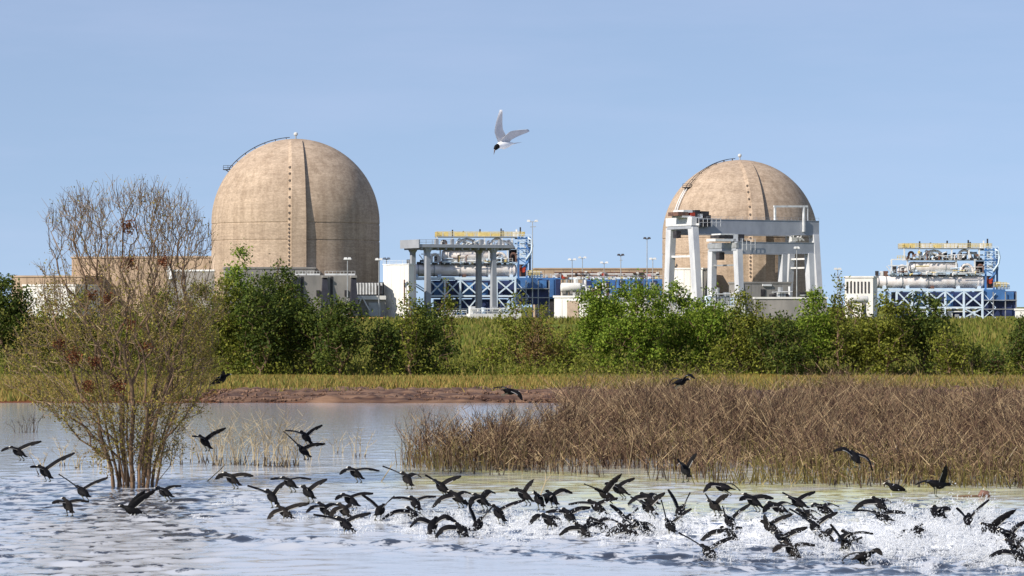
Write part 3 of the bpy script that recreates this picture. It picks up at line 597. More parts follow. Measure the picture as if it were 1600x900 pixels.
    # small pipes, valves and hand rails crowding the two upper levels
    for i in range(46):
        lvl = i % 3; q = g.uniform(1392, 1534) if lvl else g.uniform(1416, 1540); c1 = (406, 428, 430.5)[lvl]; c0 = c1-g.uniform(3, (14, 12, 5)[lvl]); ly = g.uniform(1.5, 2.6); mt = g.choice(['white', 'white', 'galv', 'silver', 'dark', 'pale_blue', 'rust', 'yellow'])
        if g.random() < .45: P('riser_pipe', mt, lambda m: m.tube([s.p(q, c1, ly), s.p(q, c0+1, ly), s.p(q+g.uniform(1.5, 5), c0, ly)], g.uniform(.12, .26), 5))
        elif g.random() < .5: P('pipe_run', mt, lambda m: m.tube([s.p(q, c0, ly), s.p(q+g.uniform(8, 26), c0+g.uniform(-.5, .5), ly)], g.uniform(.10, .2), 5))
        else: P('valve_box', mt, lambda m: s.box(m, q, q+g.uniform(1.2, 3), c0, c0+g.uniform(2, 4), ly, ly+1))
    for i in range(5): P('hand_rail', 'white', lambda m: railing(m, [s.p(1392+i*29, (427.5, 405.5)[i % 2], 2.2), s.p(1415+i*29, (427.5, 405.5)[i % 2], 2.2)], 1.1, 1.2, .05, 1))
    # blue end tower
    for q, ly in ((1540, 2.5), (1553, 2.5), (1540, 9), (1558, 9)): P('tower_post', 'blue', lambda m: m.beam((s.x(q, ly), ly, zt), (s.x(q, ly), ly, s.z(387, q, ly)), .5))
    for i, c0 in enumerate((390, 398, 406, 414, 422)):
        z = s.z(c0, 1548, 2.5); P('tower_floor', ('blue', 'pale_blue')[i % 2], lambda m: m.box(s.x(1538, 2.3), s.x(1560, 2.3), 2.3, 9.2, z-.15, z+.15))
        P('tower_railing', 'pale_blue', lambda m: railing(m, [(s.x(1538, 2.3), 2.3, z), (s.x(1560, 2.3), 2.3, z)], 1.0, 1.1, .07))
        P('tower_brace', 'white' if i % 2 else 'blue', lambda m: m.beam((s.x(1540, 2.5), 2.4, z), (s.x(1554, 2.5), 2.4, z-1.6), .25))
    for i in range(7):
        q = 1541+g.random()*14; c0 = g.uniform(390, 420); P('tower_box', g.choice(['dark', 'navy', 'blue', 'white', 'rust']), lambda m: s.box(m, q, q+2+g.random()*3, c0, c0+4+g.random()*4, 4, 6))
    P('tower_pipe', 'pale_blue', lambda m: m.tube([s.p(1555, 390, 2), s.p(1560, 392, 2), s.p(1562, 402, 2), s.p(1560, 412, 2), s.p(1552, 424, 2)], .32, 6), True)
    P('tower_pipe', 'blue', lambda m: m.tube([s.p(1551, 400, 2.1), s.p(1558, 410, 2.1), s.p(1555, 428, 2.1), s.p(1546, 436, 2.1)], .3, 6), True)
    tag(o, label, 'turbine'); return s
turbine('silver turbine drums on a pale blue steel lattice at the right edge', 850, 0, 0, 5)
tl = turbine('silver turbine drums on a blue lattice behind the four legged platform', 815, -730, -18, 9)

# lamp cluster above the left turbine's tower
def light_pole(px, top, D, label, arms=1, w=4.0, big=False):
    s = Site('light_pole', px, D, 0); z = s.z(top); hp = F/D
    m = MB(); m.tube([(0, 0, 0), (0, 0, z)], [.22, .12], 6); m.build('pole', M['galv'], s.o)
    m = MB(); m.beam((-w/hp, 0, z-.1), (w/hp, 0, z-.1), .16); arm = m.build('crossarm', M['galv'], s.o)
    for sx in (-1, 1):
        m = MB(); x = sx*w/hp; m.add([(x-.55, -.4, z-.1), (x+.55, -.4, z-.1), (x+.55, .4, z+.1), (x-.55, .4, z+.1), (x-.35, -.3, z+.4), (x+.35, -.3, z+.4), (x+.35, .3, z+.5), (x-.35, .3, z+.5)],
            [(3, 2, 1, 0), (4, 5, 6, 7), (0, 1, 5, 4), (1, 2, 6, 5), (2, 3, 7, 6), (3, 0, 4, 7)]); m.build('lamp_head', M['lamp'] if not big else M['dark'], arm)
    if arms > 1:
        m = MB(); m.beam((-w/hp*.6, 0, z-1.6), (w/hp*.9, 0, z-1.5), .2); m.build('crossarm', M['galv'], s.o)
    tag(s.o, label, 'light pole', 'light poles of the plant yard')
light_pole(832, 346, 812, 'light pole with white lamps above the left turbine tower', 2, 6)
light_pole(543, 405, 750, 'light pole in front of the left dome, near its right edge', 1, 3)
light_pole(592, 406, 770, 'light pole right of the left dome, above the louvres', 1, 3)
light_pole(604, 405, 800, 'light pole at the corner of the tall white block', 1, 3)
light_pole(894, 406, 900, 'light pole with two lamps above the mid pipe racks, leftmost of its row', 1, 4)
light_pole(910, 403, 930, 'pale light pole second in the row above the mid pipe racks', 1, 4)
light_pole(944, 411, 900, 'short light pole above the mid pipe racks, beside a taller one', 1, 4)
light_pole(970, 399, 880, 'dark topped light pole above the blue machinery', 2, 3, True)
light_pole(1011, 373, 860, 'tallest light pole, standing just left of the right dome', 1, 3.2, True)
light_pole(1020, 405, 870, 'light pole close to the left edge of the right dome', 1, 3)
light_pole(1309, 421, 800, 'light pole between the cranes and the right turbine', 1, 3)
light_pole(1245, 388, 770, 'slim light pole standing in front of the right crane legs', 1, 1.6)

# ---- gantry cranes in front of the right dome
def a_leg(s, x, y0, y1, z0, z1, w=1.7, d=2.6):
    m = MB(); m.beam((x, y0, z0), (x, y1, z1), w, d, w*1.15, d*1.1); return m.build('leg', M['crane_sun'], s.o)
def clutter(s, spec, ly0, ly1, name):
    for (q0, q1, c0, c1, mt) in spec: m = MB(); s.box(m, q0, q1, c0, c1, ly0, ly1); m.build(name, M[mt], s.o)
s = Site('gantry_crane', 1080, 822); dp = 14.5
zb = s.z(366, 1180); ztp = s.z(344, 1180); xr = s.x(1280)
for ly in (0, dp-1.6):
    m = MB(); m.box(s.x(1086), xr, ly, ly+1.6, zb, ztp); m.box(s.x(1086), xr, ly-.12, ly+1.72, ztp, ztp+.12); m.box(s.x(1086), xr, ly-.12, ly+1.72, zb-.12, zb); gd = m.build('girder', M['crane_shade'], s.o)
    m = MB(); railing(m, [(s.x(1105), ly+.15, ztp), (xr, ly+.15, ztp)], .9, 2.4, .04, 0); m.build('girder_railing', M['galv'], gd)
m = MB(); m.box(0, s.x(1088), -.25, dp+.3, s.z(352), s.z(339)); m.build('end_beam', M['white'], s.o)  # whiter than the girders to stand for sun on the left end
m = MB(); m.box(.15, s.x(1087), .25, dp-.3, s.z(357), s.z(352)); m.build('end_beam_web', M['crane_shade'], s.o)
m = MB(); m.box(xr-1.6, xr, 1.65, dp-1.65, zb+.1, ztp-.1); m.build('end_beam', M['crane_shade'], s.o)
zl = s.z(355)
a_leg(s, 1.2, -2.2, .9, 0, zl); a_leg(s, 1.2, dp+1.2, dp-.9, 0, zl)
m = MB(); m.beam((1.2, .2, s.z(400)), (1.2, dp+.2, s.z(400)), .6, .6); m.build('leg_tie', M['white'], s.o)
a_leg(s, xr-1.3, -2.2, .9, 0, zb); a_leg(s, xr-1.3, dp+1.6, dp-.9, 0, zb)
m = MB(); m.beam((xr-1.3, -.6, s.z(404, 1265)), (xr-1.3, dp-.5, s.z(404, 1265)), .5, .5); m.build('leg_tie', M['white'], s.o)
m = MB(); m.beam((xr-1.3, -.9, s.z(418, 1265)), (xr-1.3, dp-.2, s.z(418, 1265)), .5, .5); m.build('leg_tie', M['white'], s.o)
for x in (1.2, xr-1.3):
    for ly in (-2.3, dp+1.3):
        m = MB(); m.box(x-2.6, x+2.6, ly-.9, ly+.9, .3, 2.2); [m.tube([(x+k, ly-.95, .5), (x+k, ly+.95, .5)], .5, 10) for k in (-1.7, 1.7)]; m.build('bogie', M['white'], s.o)
clutter(s, [(1066, 1096, 337, 340, 'white'), (1060, 1076, 331, 337, 'rust'), (1068, 1082, 328, 332, 'white'), (1079, 1086, 332, 338, 'red'), (1086, 1094, 328, 339, 'dark'), (1090, 1098, 334, 341, 'white'), (1096, 1108, 330, 337, 'dark'), (1100, 1111, 336, 346, 'dark')], 2, 8, 'winch')
clutter(s, [(1094, 1110, 343, 354, 'dark'), (1092, 1098, 349, 352, 'white')], -1.6, -.12, 'trolley_cab')
m = MB(); railing(m, [s.p(1092, 354, -1.7), s.p(1126, 354, -1.7)], 2.4, 1.6, .06, 1); m.build('access_railing', M['white'], s.o)
m = MB(); s.box(m, 1057, 1064, 361, 372, 5, 7); m.build('hoist', M['dark'], s.o)
m = MB()
for q in (1211, 1256): m.beam(s.p(q, 345, .8), s.p(q, 322, .8), .55)
m.beam(s.p(1256, 362, -.4), s.p(1256, 340, -.4), .6); m.beam(s.p(1209, 322.5, .8), s.p(1262, 322.5, .8), .5, .55); m.beam(s.p(1262, 322, .8), s.p(1262, 360, .8), .3)
m.build('jib_frame', M['white'], s.o)
m = MB(); m.beam(s.p(1236, 374, 4), s.p(1245, 374, 4), .9, 1.2); m.beam(s.p(1246, 370, 4), s.p(1250, 376, 4), .7); m.beam(s.p(1250, 371, 4), s.p(1256, 376, 4), .5); m.beam(s.p(1240, 366, 4), s.p(1240, 374, 4), .2); m.beam(s.p(1252, 366, 4), s.p(1252, 372, 4), .2); m.build('hook_block', M['white'], s.o)
tag(s.o, 'large pale grey gantry crane with splayed legs across the right dome, upper girder', 'gantry crane')
s = Site('gantry_crane', 1150, 800); dp = 15.5
zb = s.z(395.5, 1210); ztp = s.z(379, 1210); xr = s.x(1272)
for ly in (0, dp-1.5):
    m = MB(); m.box(s.x(1152), xr, ly, ly+1.5, zb, ztp); m.box(s.x(1152), xr, ly-.1, ly+1.6, ztp, ztp+.12); m.box(s.x(1152), xr, ly-.1, ly+1.6, zb-.12, zb); gd = m.build('girder', M['crane_shade'], s.o)
m = MB(); m.box(0, s.x(1154), -.2, dp+.2, s.z(387), s.z(379)); m.build('end_beam', M['galv'], s.o)
m = MB(); m.box(.15, s.x(1153), .2, dp-.2, s.z(391.5), s.z(387)); m.build('end_beam_web', M['crane_shade'], s.o)
zl = s.z(390)
a_leg(s, 1.1, -.6, .8, 0, zl, 1.5, 2.2); a_leg(s, 1.1, dp, dp-.8, 0, zl, 1.5, 2.2); a_leg(s, xr-1.2, -.6, .8, 0, zb, 1.5, 2.2); a_leg(s, xr-1.2, dp, dp-.8, 0, zb, 1.5, 2.2)
m = MB(); m.beam((1.1, .3, s.z(414)), (1.1, dp-.2, s.z(414)), .45); m.build('leg_tie', M['galv'], s.o)
for x in (1.1, xr-1.2):
    for ly in (-.7, dp):
        m = MB(); m.box(x-2.3, x+2.3, ly-.8, ly+.8, .3, 2); [m.tube([(x+k, ly-.85, .5), (x+k, ly+.85, .5)], .5, 10) for k in (-1.5, 1.5)]; m.build('bogie', M['white'], s.o)
clutter(s, [(1118, 1150, 373, 377, 'white'), (1124, 1146, 368, 372, 'dark'), (1126, 1148, 365, 367, 'white'), (1146, 1154, 366, 377, 'white'), (1153, 1163, 366, 376, 'dark'), (1162, 1172, 376, 388, 'dark'), (1156, 1161, 372, 384, 'galv')], 2, 7, 'winch')
m = MB(); railing(m, [s.p(1160, 391, -.8), s.p(1180, 391, -.8)], 3.2, 1.6, .06, 1); m.build('access_railing', M['white'], s.o)
m = MB(); s.box(m, 1124, 1132, 394, 406, 6, 8); m.build('hoist', M['dark'], s.o)
tag(s.o, 'smaller pale grey gantry crane with the lower girder in front of the right dome', 'gantry crane')

# buildings and gear at the foot of the right dome
block('white_shed', 'plain white shed between the left legs of the larger gantry crane', 1050, 1098, 421, 850, 10, M['white_wall'], R_(-25), joints=5)
block('machine_house', 'grey flat machine house between the crane legs, at the foot of the right dome', 1096, 1114, 421, 846, 8, M['grey_concrete'], R_(5))
s, z = block('machine_house', 'dark grey stepped machine house under the smaller gantry crane', 1158, 1236, 443, 800, 9, M['grey_concrete'], R_(18), joints=5)
m = MB(); s.box(m, 1192, 1206, 444, 447, -.6, 0); m.build('canopy', M['white'], s.o)
m = MB(); s.box(m, 1189, 1196, 452, 463, -.3, 0); m.build('doorway', M['dark'], s.o)
s, z = block('low_wall', 'low grey wall with pale coping in front of the crane feet', 1180, 1292, 467, 745, 2, M['grey_concrete'], R_(6), parapet=M['white_wall'], cat='wall')
def skid(px, top, D, w, mats, label, n=6, seed=1):
    s = Site('equipment_skid', px, D, R_(15)); g = random.Random(seed); zt = s.z(top)
    m = MB(); m.box(-.2, w+.2, -.2, 3.2, 0, zt*.45); m.build('plinth', M['white_wall'], s.o)
    for i in range(n):
        x = w*i/n; hh = zt*g.uniform(.65, 1.05); mt = M[g.choice(mats)]; m = MB()
        if g.random() < .35: m.tube([(x+w/n*.5, 1, zt*.45), (x+w/n*.5, 1, hh)], w/n*.4, 10)
        else: m.box(x+.1, x+w/n-.1, .3, 2.5, zt*.45, hh)
        m.build('unit', mt, s.o)
    m = MB(); m.tube([(0, -.1, zt*.8), (w, -.1, zt*.82)], .15, 6); railing(m, [(0, -.15, zt*.45), (w, -.15, zt*.45)], 1.2, 1.5, .06, 1); m.build('pipe_rail', M['white'], s.o)
    tag(s.o, label, 'equipment')
skid(1043, 452, 800, 7, ['white', 'galv', 'white_wall', 'dark'], 'white machinery around the left feet of the larger crane', 6, 2)
skid(1105, 450, 790, 11, ['white', 'pale_blue', 'white_wall', 'galv'], 'white and blue machinery at the left feet of the smaller crane', 8, 3)
skid(1206, 446, 775, 6, ['dark', 'galv', 'white', 'rust'], 'dark valves and pipes beside the machine house', 7, 4)
skid(1250, 452, 772, 6, ['white', 'white', 'dark'], 'white boxy unit between the right legs of the cranes', 3, 5)
skid(735, 478, 760, 14, ['white', 'white_wall', 'pale_blue', 'galv'], 'white pumps at the feet of the four legged platform', 9, 6)
skid(690, 482, 770, 7, ['white', 'blue', 'galv'], 'small pumps under the left end of the turbine lattice', 5, 7)

# mid distance: long tan parapet, pipe racks, blue machines, white tank and shed
block('turbine_hall', 'long low tan wall on the skyline between the left turbine and the right dome', 836, 1042, 421, 960, 14, M['tan_wall'], R_(3), parapet=M['tan_wall'], joints=14)
s = Site('pipe_rack', 866, 915, R_(5)); g = random.Random(4)
for i in range(15): x = s.x(868+i*11.5); m = MB(); m.beam((x, 0, 0), (x, 0, s.z(424)), .35); m.build('rack_post', M['galv'], s.o)
for k, (py, mt) in enumerate(((426, 'rust'), (428.5, 'white'), (431, 'rust'), (434, 'white'), (436, 'pale_blue'))):
    a = s.p(866, py); b = s.p(1030, py); m = MB(); m.tube([(a.x, -.5-.1*k, a.z), (b.x, -.5-.1*k, a.z)], .26, 6); m.build('rack_pipe', M[mt], s.o)
for i in range(34):
    q = 868+g.random()*158; c0 = g.uniform(423, 433); m = MB(); s.box(m, q, q+g.uniform(2, 6), c0, c0+g.uniform(2, 5), -1.6, -.9); m.build('valve', M[g.choice(['rust', 'dark', 'white', 'galv', 'red', 'white_wall', 'dark'])], s.o)
tag(s.o, 'rust brown and white pipe rack below the long tan wall', 'pipe rack')
for (q0, q1, c0, c1, D, label) in ((915, 962, 437, 462, 890, 'bright blue machine casing left of the pale crane legs, nearer the white tank'), (966, 1036, 436, 462, 885, 'bright blue machine casing next to the left leg of the larger crane'), (838, 876, 434, 466, 850, 'deep blue generator casing at the right end of the left turbine')):
    s = Site('machine_casing', q0, D, R_(4)); m = MB(); s.box(m, q0, q1, c0, c1, 0, 7); m.build('casing', M['blue'], s.o); n = max(3, round((q1-q0)/9))
    for i in range(n): a = s.x(q0+(q1-q0)*i/n); b = s.x(q0+(q1-q0)*(i+1)/n); m = MB(); m.box(a+.25, b-.25, -.25, .1, s.z(c1)+.4, s.z(c0)-.4); m.build('casing_panel', M['blue' if i % 3 else 'navy'], s.o)
    m = MB(); s.box(m, q0, q1, c1, None, .8, 6); m.build('plinth', M['dark'], s.o)
    m = MB(); railing(m, [(s.x(q0), .2, s.z(c0)), (s.x(q1), .2, s.z(c0))], 1.1, 1.6, .06); m.build('railing', M['pale_blue'], s.o)
    for q in np.arange(q0+4, q1-2, 11): m = MB(); s.box(m, q, q+3.5, c0-4, c0, 1, 3); m.build('casing_unit', M[g.choice(['white', 'rust', 'galv', 'yellow'])], s.o)
    tag(s.o, label, 'machine')
skid(880, 436, 872, 9, ['white', 'galv', 'rust', 'white_wall'], 'white and brown valves above the white tank', 9, 11)
skid(918, 441, 868, 8, ['white', 'blue', 'galv', 'rust', 'white_wall'], 'mixed pumps in front of the nearer blue casing', 9, 12)
skid(962, 440, 866, 9, ['white', 'blue', 'galv', 'white_wall', 'dark'], 'white and blue units in front of the farther blue casing, left half', 10, 13)
skid(1004, 442, 864, 6, ['white', 'white_wall', 'galv', 'blue'], 'pale units just left of the large crane leg', 7, 14)
s = Site('storage_tank', 876, 842, R_(6)); m = MB(); r, z = cyl(m, s, 876, 908, 442, 457, 2.5, 20); m.build('tank_body', M['white_wall'], s.o, True)
for q in (881, 892, 903): x = s.x(q, 2.5); m = MB(); m.box(x-.4, x+.4, 1.2, 3.8, 0, z-r*.8); m.build('saddle', M['grey_concrete'], s.o)
m = MB(); m.tube([s.p(908, 448, 2.5), s.p(914, 446, 2.5), s.p(917, 452, 2.5), s.p(917, 462, 2.5)], .4, 6); m.build('outlet_pipe', M['white'], s.o)
tag(s.o, 'white horizontal storage tank right of the left turbine', 'tank')
s, z = block('white_shed', 'low white shed with a tan door behind the bright green shrubs', 866, 942, 465, 700, 12, M['white_wall'], R_(-20), joints=6)
m = MB(); s.box(m, 886, 904, 470, None, -.3, 0); m.build('door', M['door'], s.o); m = MB(); s.box(m, 884.5, 905.5, 468.5, 470, -.35, 0); m.build('door_head', M['white'], s.o)
block('white_shed', 'cream hut at the right edge beyond the turbine lattice', 1586, 1612, 485, 760, 6, M['white_wall'], R_(-15), joints=3)
s, z = block('vented_house', 'white slotted enclosure at the left end of the right turbine', 1320, 1364, 434, 838, 7, M['white_wall'], R_(-18))
for i in range(7): a = s.p(1324+i*5.6, 440, -.05); b = s.p(1324+i*5.6, 458, -.05); m = MB(); m.box(a.x-.22, a.x+.22, -.18, .05, b.z, a.z); m.build('slot', M['dark'], s.o)
s = Site('storage_tank', 1322, 826, R_(10)); m = MB(); r, z = cyl(m, s, 1322, 1356, 462, 474, 2, 18); m.build('tank_body', M['white_wall'], s.o, True)
for q in (1328, 1350): x = s.x(q, 2); m = MB(); m.box(x-.4, x+.4, 1, 3, 0, z-r*.8); m.build('saddle', M['grey_concrete'], s.o)
tag(s.o, 'white tank below the slotted enclosure, half hidden by shrubs on the right', 'tank')

# ---------------------------------------------------------------- shrubs, the bare tree, grass, brush
def grow(pts, roots, bf=.35):
    """join points into a branching tree (shortest wood with a liking for short paths); returns parents and order"""
    n0 = len(roots); nodes = np.zeros((n0+len(pts), 3)); par = np.full(n0+len(pts), -1); pl = np.zeros(n0+len(pts))
    for i, (p, q) in enumerate(roots):
        nodes[i] = p; par[i] = q
        if q >= 0: pl[i] = pl[q]+np.linalg.norm(nodes[i]-nodes[q])
    base = nodes[0]; order = np.argsort(np.linalg.norm(pts-base, axis=1)); k = n0
    for j in order:
        p = pts[j]; d = np.linalg.norm(nodes[:k]-p, axis=1)
        c = d*(1+.8*np.clip((nodes[:k, 2]-p[2])/(d+1e-6), 0, 1))+bf*pl[:k]; c[0] += 1 if n0 > 1 else 0
        b = int(np.argmin(c)); nodes[k] = p; par[k] = b; pl[k] = pl[b]+d[b]; k += 1
    return nodes, par
def radii(par, tip, power=.42, rmax=.08):
    cnt = np.zeros(len(par)); kids = np.zeros(len(par)); 
    for i in range(len(par)-1, -1, -1):
        cnt[i] += 1 if kids[i] == 0 else 0
        if par[i] >= 0: cnt[par[i]] += cnt[i]; kids[par[i]] += 1
    return np.minimum(tip*cnt**power, rmax), kids
def lobes_sample(r, n, lobes):
    w = np.array([l[3]*l[4]*l[5] for l in lobes]); w = w/w.sum(); out = []
    for l, k in zip(lobes, r.multinomial(n, w)):
        v = r.normal(size=(k, 3)); v /= np.linalg.norm(v, axis=1, keepdims=True); v *= (r.random((k, 1))**.42)
        out.append(np.array(l[:3])+v*np.array(l[3:6]))
    return np.concatenate(out)
def shrub(name, loc, w, h, leafmat, label, seed, dens=1.0, leaf=.15, sparse=.9, cat='shrub', upright=False):
    r = np.random.default_rng(seed); root = empty(name, loc); tag(root, label, cat, 'shrubs along the far bank')
    lobes = []
    nl = 7 if not upright else 4
    for i in range(nl):
        a = r.uniform(0, 6.28); q = r.uniform(.1, .62)*w*.5; zc = h*r.uniform(.32, .80)*(1-.25*q/(w*.5)); s = r.uniform(.26, .42)
        lobes.append((q*math.cos(a), q*math.sin(a), zc, w*s*.9, w*s*.9, min(h*r.uniform(.2, .32), h-zc)))
    lobes.append((0, 0, h*.3, w*.42, w*.42, h*.28)); lobes.append((r.uniform(-.15, .15)*w, 0, h*.72, w*.27, w*.27, h*.27))
    npt = int(190*dens*max(.6, w*h/18)); P = lobes_sample(r, npt, lobes); P[:, 2] = np.maximum(P[:, 2], .12)
    # wispy shoots breaking the outline
    k = int(26*max(.6, w/4)); a = r.uniform(0, 6.28, k); q = r.uniform(.0, .42, k)*w; sh = np.stack([q*np.cos(a), q*np.sin(a), h*(1.02-.55*(q/(w*.5))**2)*r.uniform(.8, 1.08, k)], 1)
    P = np.concatenate([P, sh])
    nodes, par = grow(P, [((0, 0, -.1), -1), ((.05, 0, .25), 0)], .3); rad, kids = radii(par, .012, .45, .11)
    i = np.where(par >= 0)[0]; V, Fc = prisms(nodes[par[i]], nodes[i], np.minimum(rad[par[i]], rad[i]*1.6), rad[i], 4)
    raw_mesh('trunk', V, Fc, M['bark'], root)
    tips = nodes[2:]; wgt = np.where(kids[2:] == 0, 1.5, .7)*r.choice([.05, .4, 1, 2.4], len(tips)); wgt[-k:] *= 1.0; wgt /= wgt.sum()
    nlf = int(9800*dens*sparse*w*h/18); c = tips[r.choice(len(tips), nlf, p=wgt)]+r.normal(size=(nlf, 3))*np.array([.22, .22, .17])*(1 if not upright else .7); c[:, 2] = np.abs(c[:, 2])
    V, Fc = leaves(c, leaf*r.uniform(.6, 1.35, nlf), .25, .55, r)
    raw_mesh('crown', V, Fc, M[leafmat], root); return root
SH = [  # photo x, half width, top row, distance, leaf, sparse, label
 (8, 46, 416, 139, 'leaf_dark', 1.1, 'dark green bushy tree cut by the left edge of the picture'),
 (70, 48, 476, 144, 'leaf_olive', .8, 'olive shrub next to the dark tree at the far left'),
 (130, 54, 468, 140, 'leaf_olive', .8, 'olive shrub behind the left side of the bare tree'),
 (188, 48, 478, 146, 'leaf_yellow', .7, 'yellow green shrub directly behind the bare tree'),
 (250, 54, 452, 141, 'leaf_olive', .9, 'olive shrub behind the right side of the bare tree'),
 (312, 52, 452, 145, 'leaf_olive', .9, 'tall olive shrub just right of the bare tree'),
 (374, 50, 400, 143, 'leaf_bright', .85, 'tall leafy shrub rising in front of the left edge of the left dome'),
 (432, 52, 408, 140, 'leaf_dark', .95, 'tall dark green shrub below the middle of the left dome'),
 (352, 34, 436, 138, 'leaf_olive', 1.0, 'olive shrub in front of the left end of the grey annex'),
 (406, 36, 436, 137, 'leaf_dark', 1.0, 'dark shrub in front of the middle of the grey annex'),
 (458, 34, 448, 140, 'leaf_olive', .9, 'olive shrub in front of the right end of the grey annex'),
 (484, 44, 458, 138, 'leaf_dark', 1.1, 'dark shrub in front of the grey wall with fins, beside the leftmost fin'),
 (530, 40, 470, 136, 'leaf_dark', 1.0, 'dark shrub in front of the rightmost wall fin'),
 (602, 32, 496, 137, 'leaf_dark', .9, 'dark rounded shrub below the white louvres'),
 (655, 56, 478, 139, 'leaf_dark', 1.05, 'broad dark shrub below the white block and the platform legs'),
 (640, 22, 452, 133, 'leaf_olive', .45, 'thin sapling in front of the white block'),
 (700, 24, 446, 142, 'leaf_olive', .4, 'thin see-through sapling in front of the blue lattice'),
 (768, 36, 534, 147, 'leaf_yellow', .6, 'low yellow green shrub below the right platform legs'),
 (815, 38, 466, 144, 'leaf_yellow', .5, 'loose yellow green shrub with leafy top before the right end of the lattice'),
 (838, 28, 492, 141, 'leaf_red', .45, 'bronze tinged shrub left of the white shed'),
 (884, 36, 512, 143, 'leaf_yellow', .55, 'low light green shrub in front of the white shed'),
 (940, 48, 444, 141, 'leaf_bright', 1.05, 'bright green shrub in front of the blue machines, leftmost of the bright clump'),
 (996, 52, 434, 139, 'leaf_bright', 1.1, 'tallest bright green shrub, left of the large crane leg'),
 (1056, 50, 455, 142, 'leaf_bright', 1.0, 'bright green shrub below the left legs of the larger crane'),
 (1112, 50, 462, 140, 'leaf_bright', 1.0, 'green shrub below the left legs of the smaller crane'),
 (1166, 46, 464, 139, 'leaf_olive', 1.0, 'olive shrub below the buttress of the right dome'),
 (1218, 42, 492, 137, 'leaf_dark', 1.1, 'low dark shrub in front of the dark machine house'),
 (1274, 50, 462, 140, 'leaf_bright', .9, 'green shrub below the right crane legs'),
 (1330, 48, 472, 141, 'leaf_olive', 1.0, 'olive shrub below the white slotted enclosure'),
 (1312, 15, 424, 138, 'leaf_olive', .45, 'slender sapling poking up between crane and right turbine'),
 (1386, 50, 466, 138, 'leaf_olive', 1.05, 'olive shrub below the left end of the right turbine'),
 (1440, 46, 462, 139, 'leaf_dark', 1.05, 'dark shrub hiding the middle of the right turbine lattice'),
 (1482, 30, 512, 136, 'leaf_olive', .9, 'low olive shrub sloping down to the open grass on the right'),
 (1524, 24, 538, 141, 'leaf_yellow', .6, 'small weedy bush in the open grass on the right'),
 (1556, 20, 548, 137, 'leaf_dark', .8, 'tiny dark bush at the foot of the open grass on the right'),
 (1600, 30, 504, 138, 'leaf_dark', 1.0, 'dark shrub cut by the right edge of the picture'),
]
for i, (px, hw, top, D, lf, spn, label) in enumerate(SH):
    D -= 5; s = F/D; z0 = float(gz(D)); hh = H-(top-HY)/s-z0
    up = hw < 26 and top < 500
    shrub('shrub' if not up else 'sapling', ((px-800)/s, D, z0), hw*2.15/s, hh*.97, lf, label, 100+i, 1.0 if not up else .8, .15, spn, 'shrub' if not up else 'sapling', up)

# low weeds under the shrubs and grass on the bank
def blades(n, xf, D0, D1, h0, h1, w, mat, name, seed, dens=None, lean=.3):
    r = np.random.default_rng(seed); y = r.uniform(D0, D1, n); x = xf(y, r.uniform(-1, 1, n))
    if dens is not None: k = r.random(n) < dens(x, y); x, y = x[k], y[k]
    n = len(x); z = gz(y)-.03; h = r.uniform(h0, h1, n); a = r.uniform(0, 6.28, n); d = np.stack([np.cos(a), np.sin(a), 0*a], 1)*w*r.uniform(.6, 1.4, (n, 1))
    p = np.stack([x, y, z], 1); tip = p+np.stack([r.normal(size=n)*lean*h, r.normal(size=n)*lean*h, h], 1); mid = (p+tip)/2+d*.2; mid[:, 2] += h*.08
    V = np.stack([p-d, p+d, mid+d*.6, tip], 1).reshape(-1, 3); i = (np.arange(n)*4)[:, None]; Fc = np.concatenate([i, i+1, i+2, i+3], 1)
    o = raw_mesh(name, V, Fc, M[mat], None); tag(o, kind='stuff'); return o
half = lambda y, u: u*(y/F*880+7)
blades(100000, half, 106.6, 126, .10, .38, .024, 'dry_grass', 'dry_grass', 41, lambda x, y: np.where(x < -11.6+wiggle(y, y*0, 48, 5, .3, 1)*.8, .8, np.clip((y-111.8+wiggle(x, y, 43, 8, .3, 2)*2.6)/5, 0, 1)))
blades(50000, half, 133, 170, .15, .5, .045, 'green_grass', 'bank_grass', 42)
blades(90000, half, 170, 296, .2, .65, .085, 'green_grass', 'bank_grass', 44, lambda x, y: .5+.5*wiggle(x*.5, y*.2, 45, 8, .3, 1.5))
r = np.random.default_rng(46); n = 42000; y = r.uniform(127, 142, n); x = half(y, r.uniform(-1, 1, n)); dd = .5+.5*wiggle(x, y, 47, 10, .25, 1.5)
k = r.random(n) < dd; x, y = x[k], y[k]; c = np.stack([x, y, gz(y)+r.random(len(x))**1.5*(.35+.75*dd[k])], 1); V, Fc = leaves(c, r.uniform(.08, .2, len(c)), .3, .5, r)
tag(raw_mesh('ground_weeds', V, Fc, M['leaf_olive']), kind='stuff')

# the bare many-stemmed tree standing in the water on the left
TD = 56.8; ts = F/TD
def tree_pt(px, py, depth): return np.array([(px-208)/ts, depth, H-(py-HY)/ts])
r = np.random.default_rng(5)
PYR = np.array([300, 322, 345, 400, 450, 500, 550, 600, 640, 680, 720]); LO = np.array([175, 122, 100, 88, 66, 36, 24, 28, 80, 128, 160]); HI = np.array([240, 292, 318, 332, 342, 350, 354, 342, 304, 276, 262])
def envelope(n, y0, y1, pw=1.0):
    py = y0+(y1-y0)*r.random(n)**pw; lo, hi = np.interp(py, PYR, LO), np.interp(py, PYR, HI); u = r.uniform(-1, 1, n); mid = (lo+hi)/2; hw = (hi-lo)/2
    hw = hw*(1.0+.13*wiggle(py*.03+7*np.sign(u), py*0, 71, 7, .5, 3)+.10*wiggle(py*.11, u*3, 72, 7, .5, 2)); px = mid+u*hw; dep = np.sqrt(np.clip(1-u*u, .04, 1))*hw/ts*.85*r.uniform(-1, 1, n); py = py+r.normal(size=n)*6
    return np.stack([(px-208)/ts, dep, H-(py-HY)/ts], 1)
roots = [((0, 0, -.5), -1)]
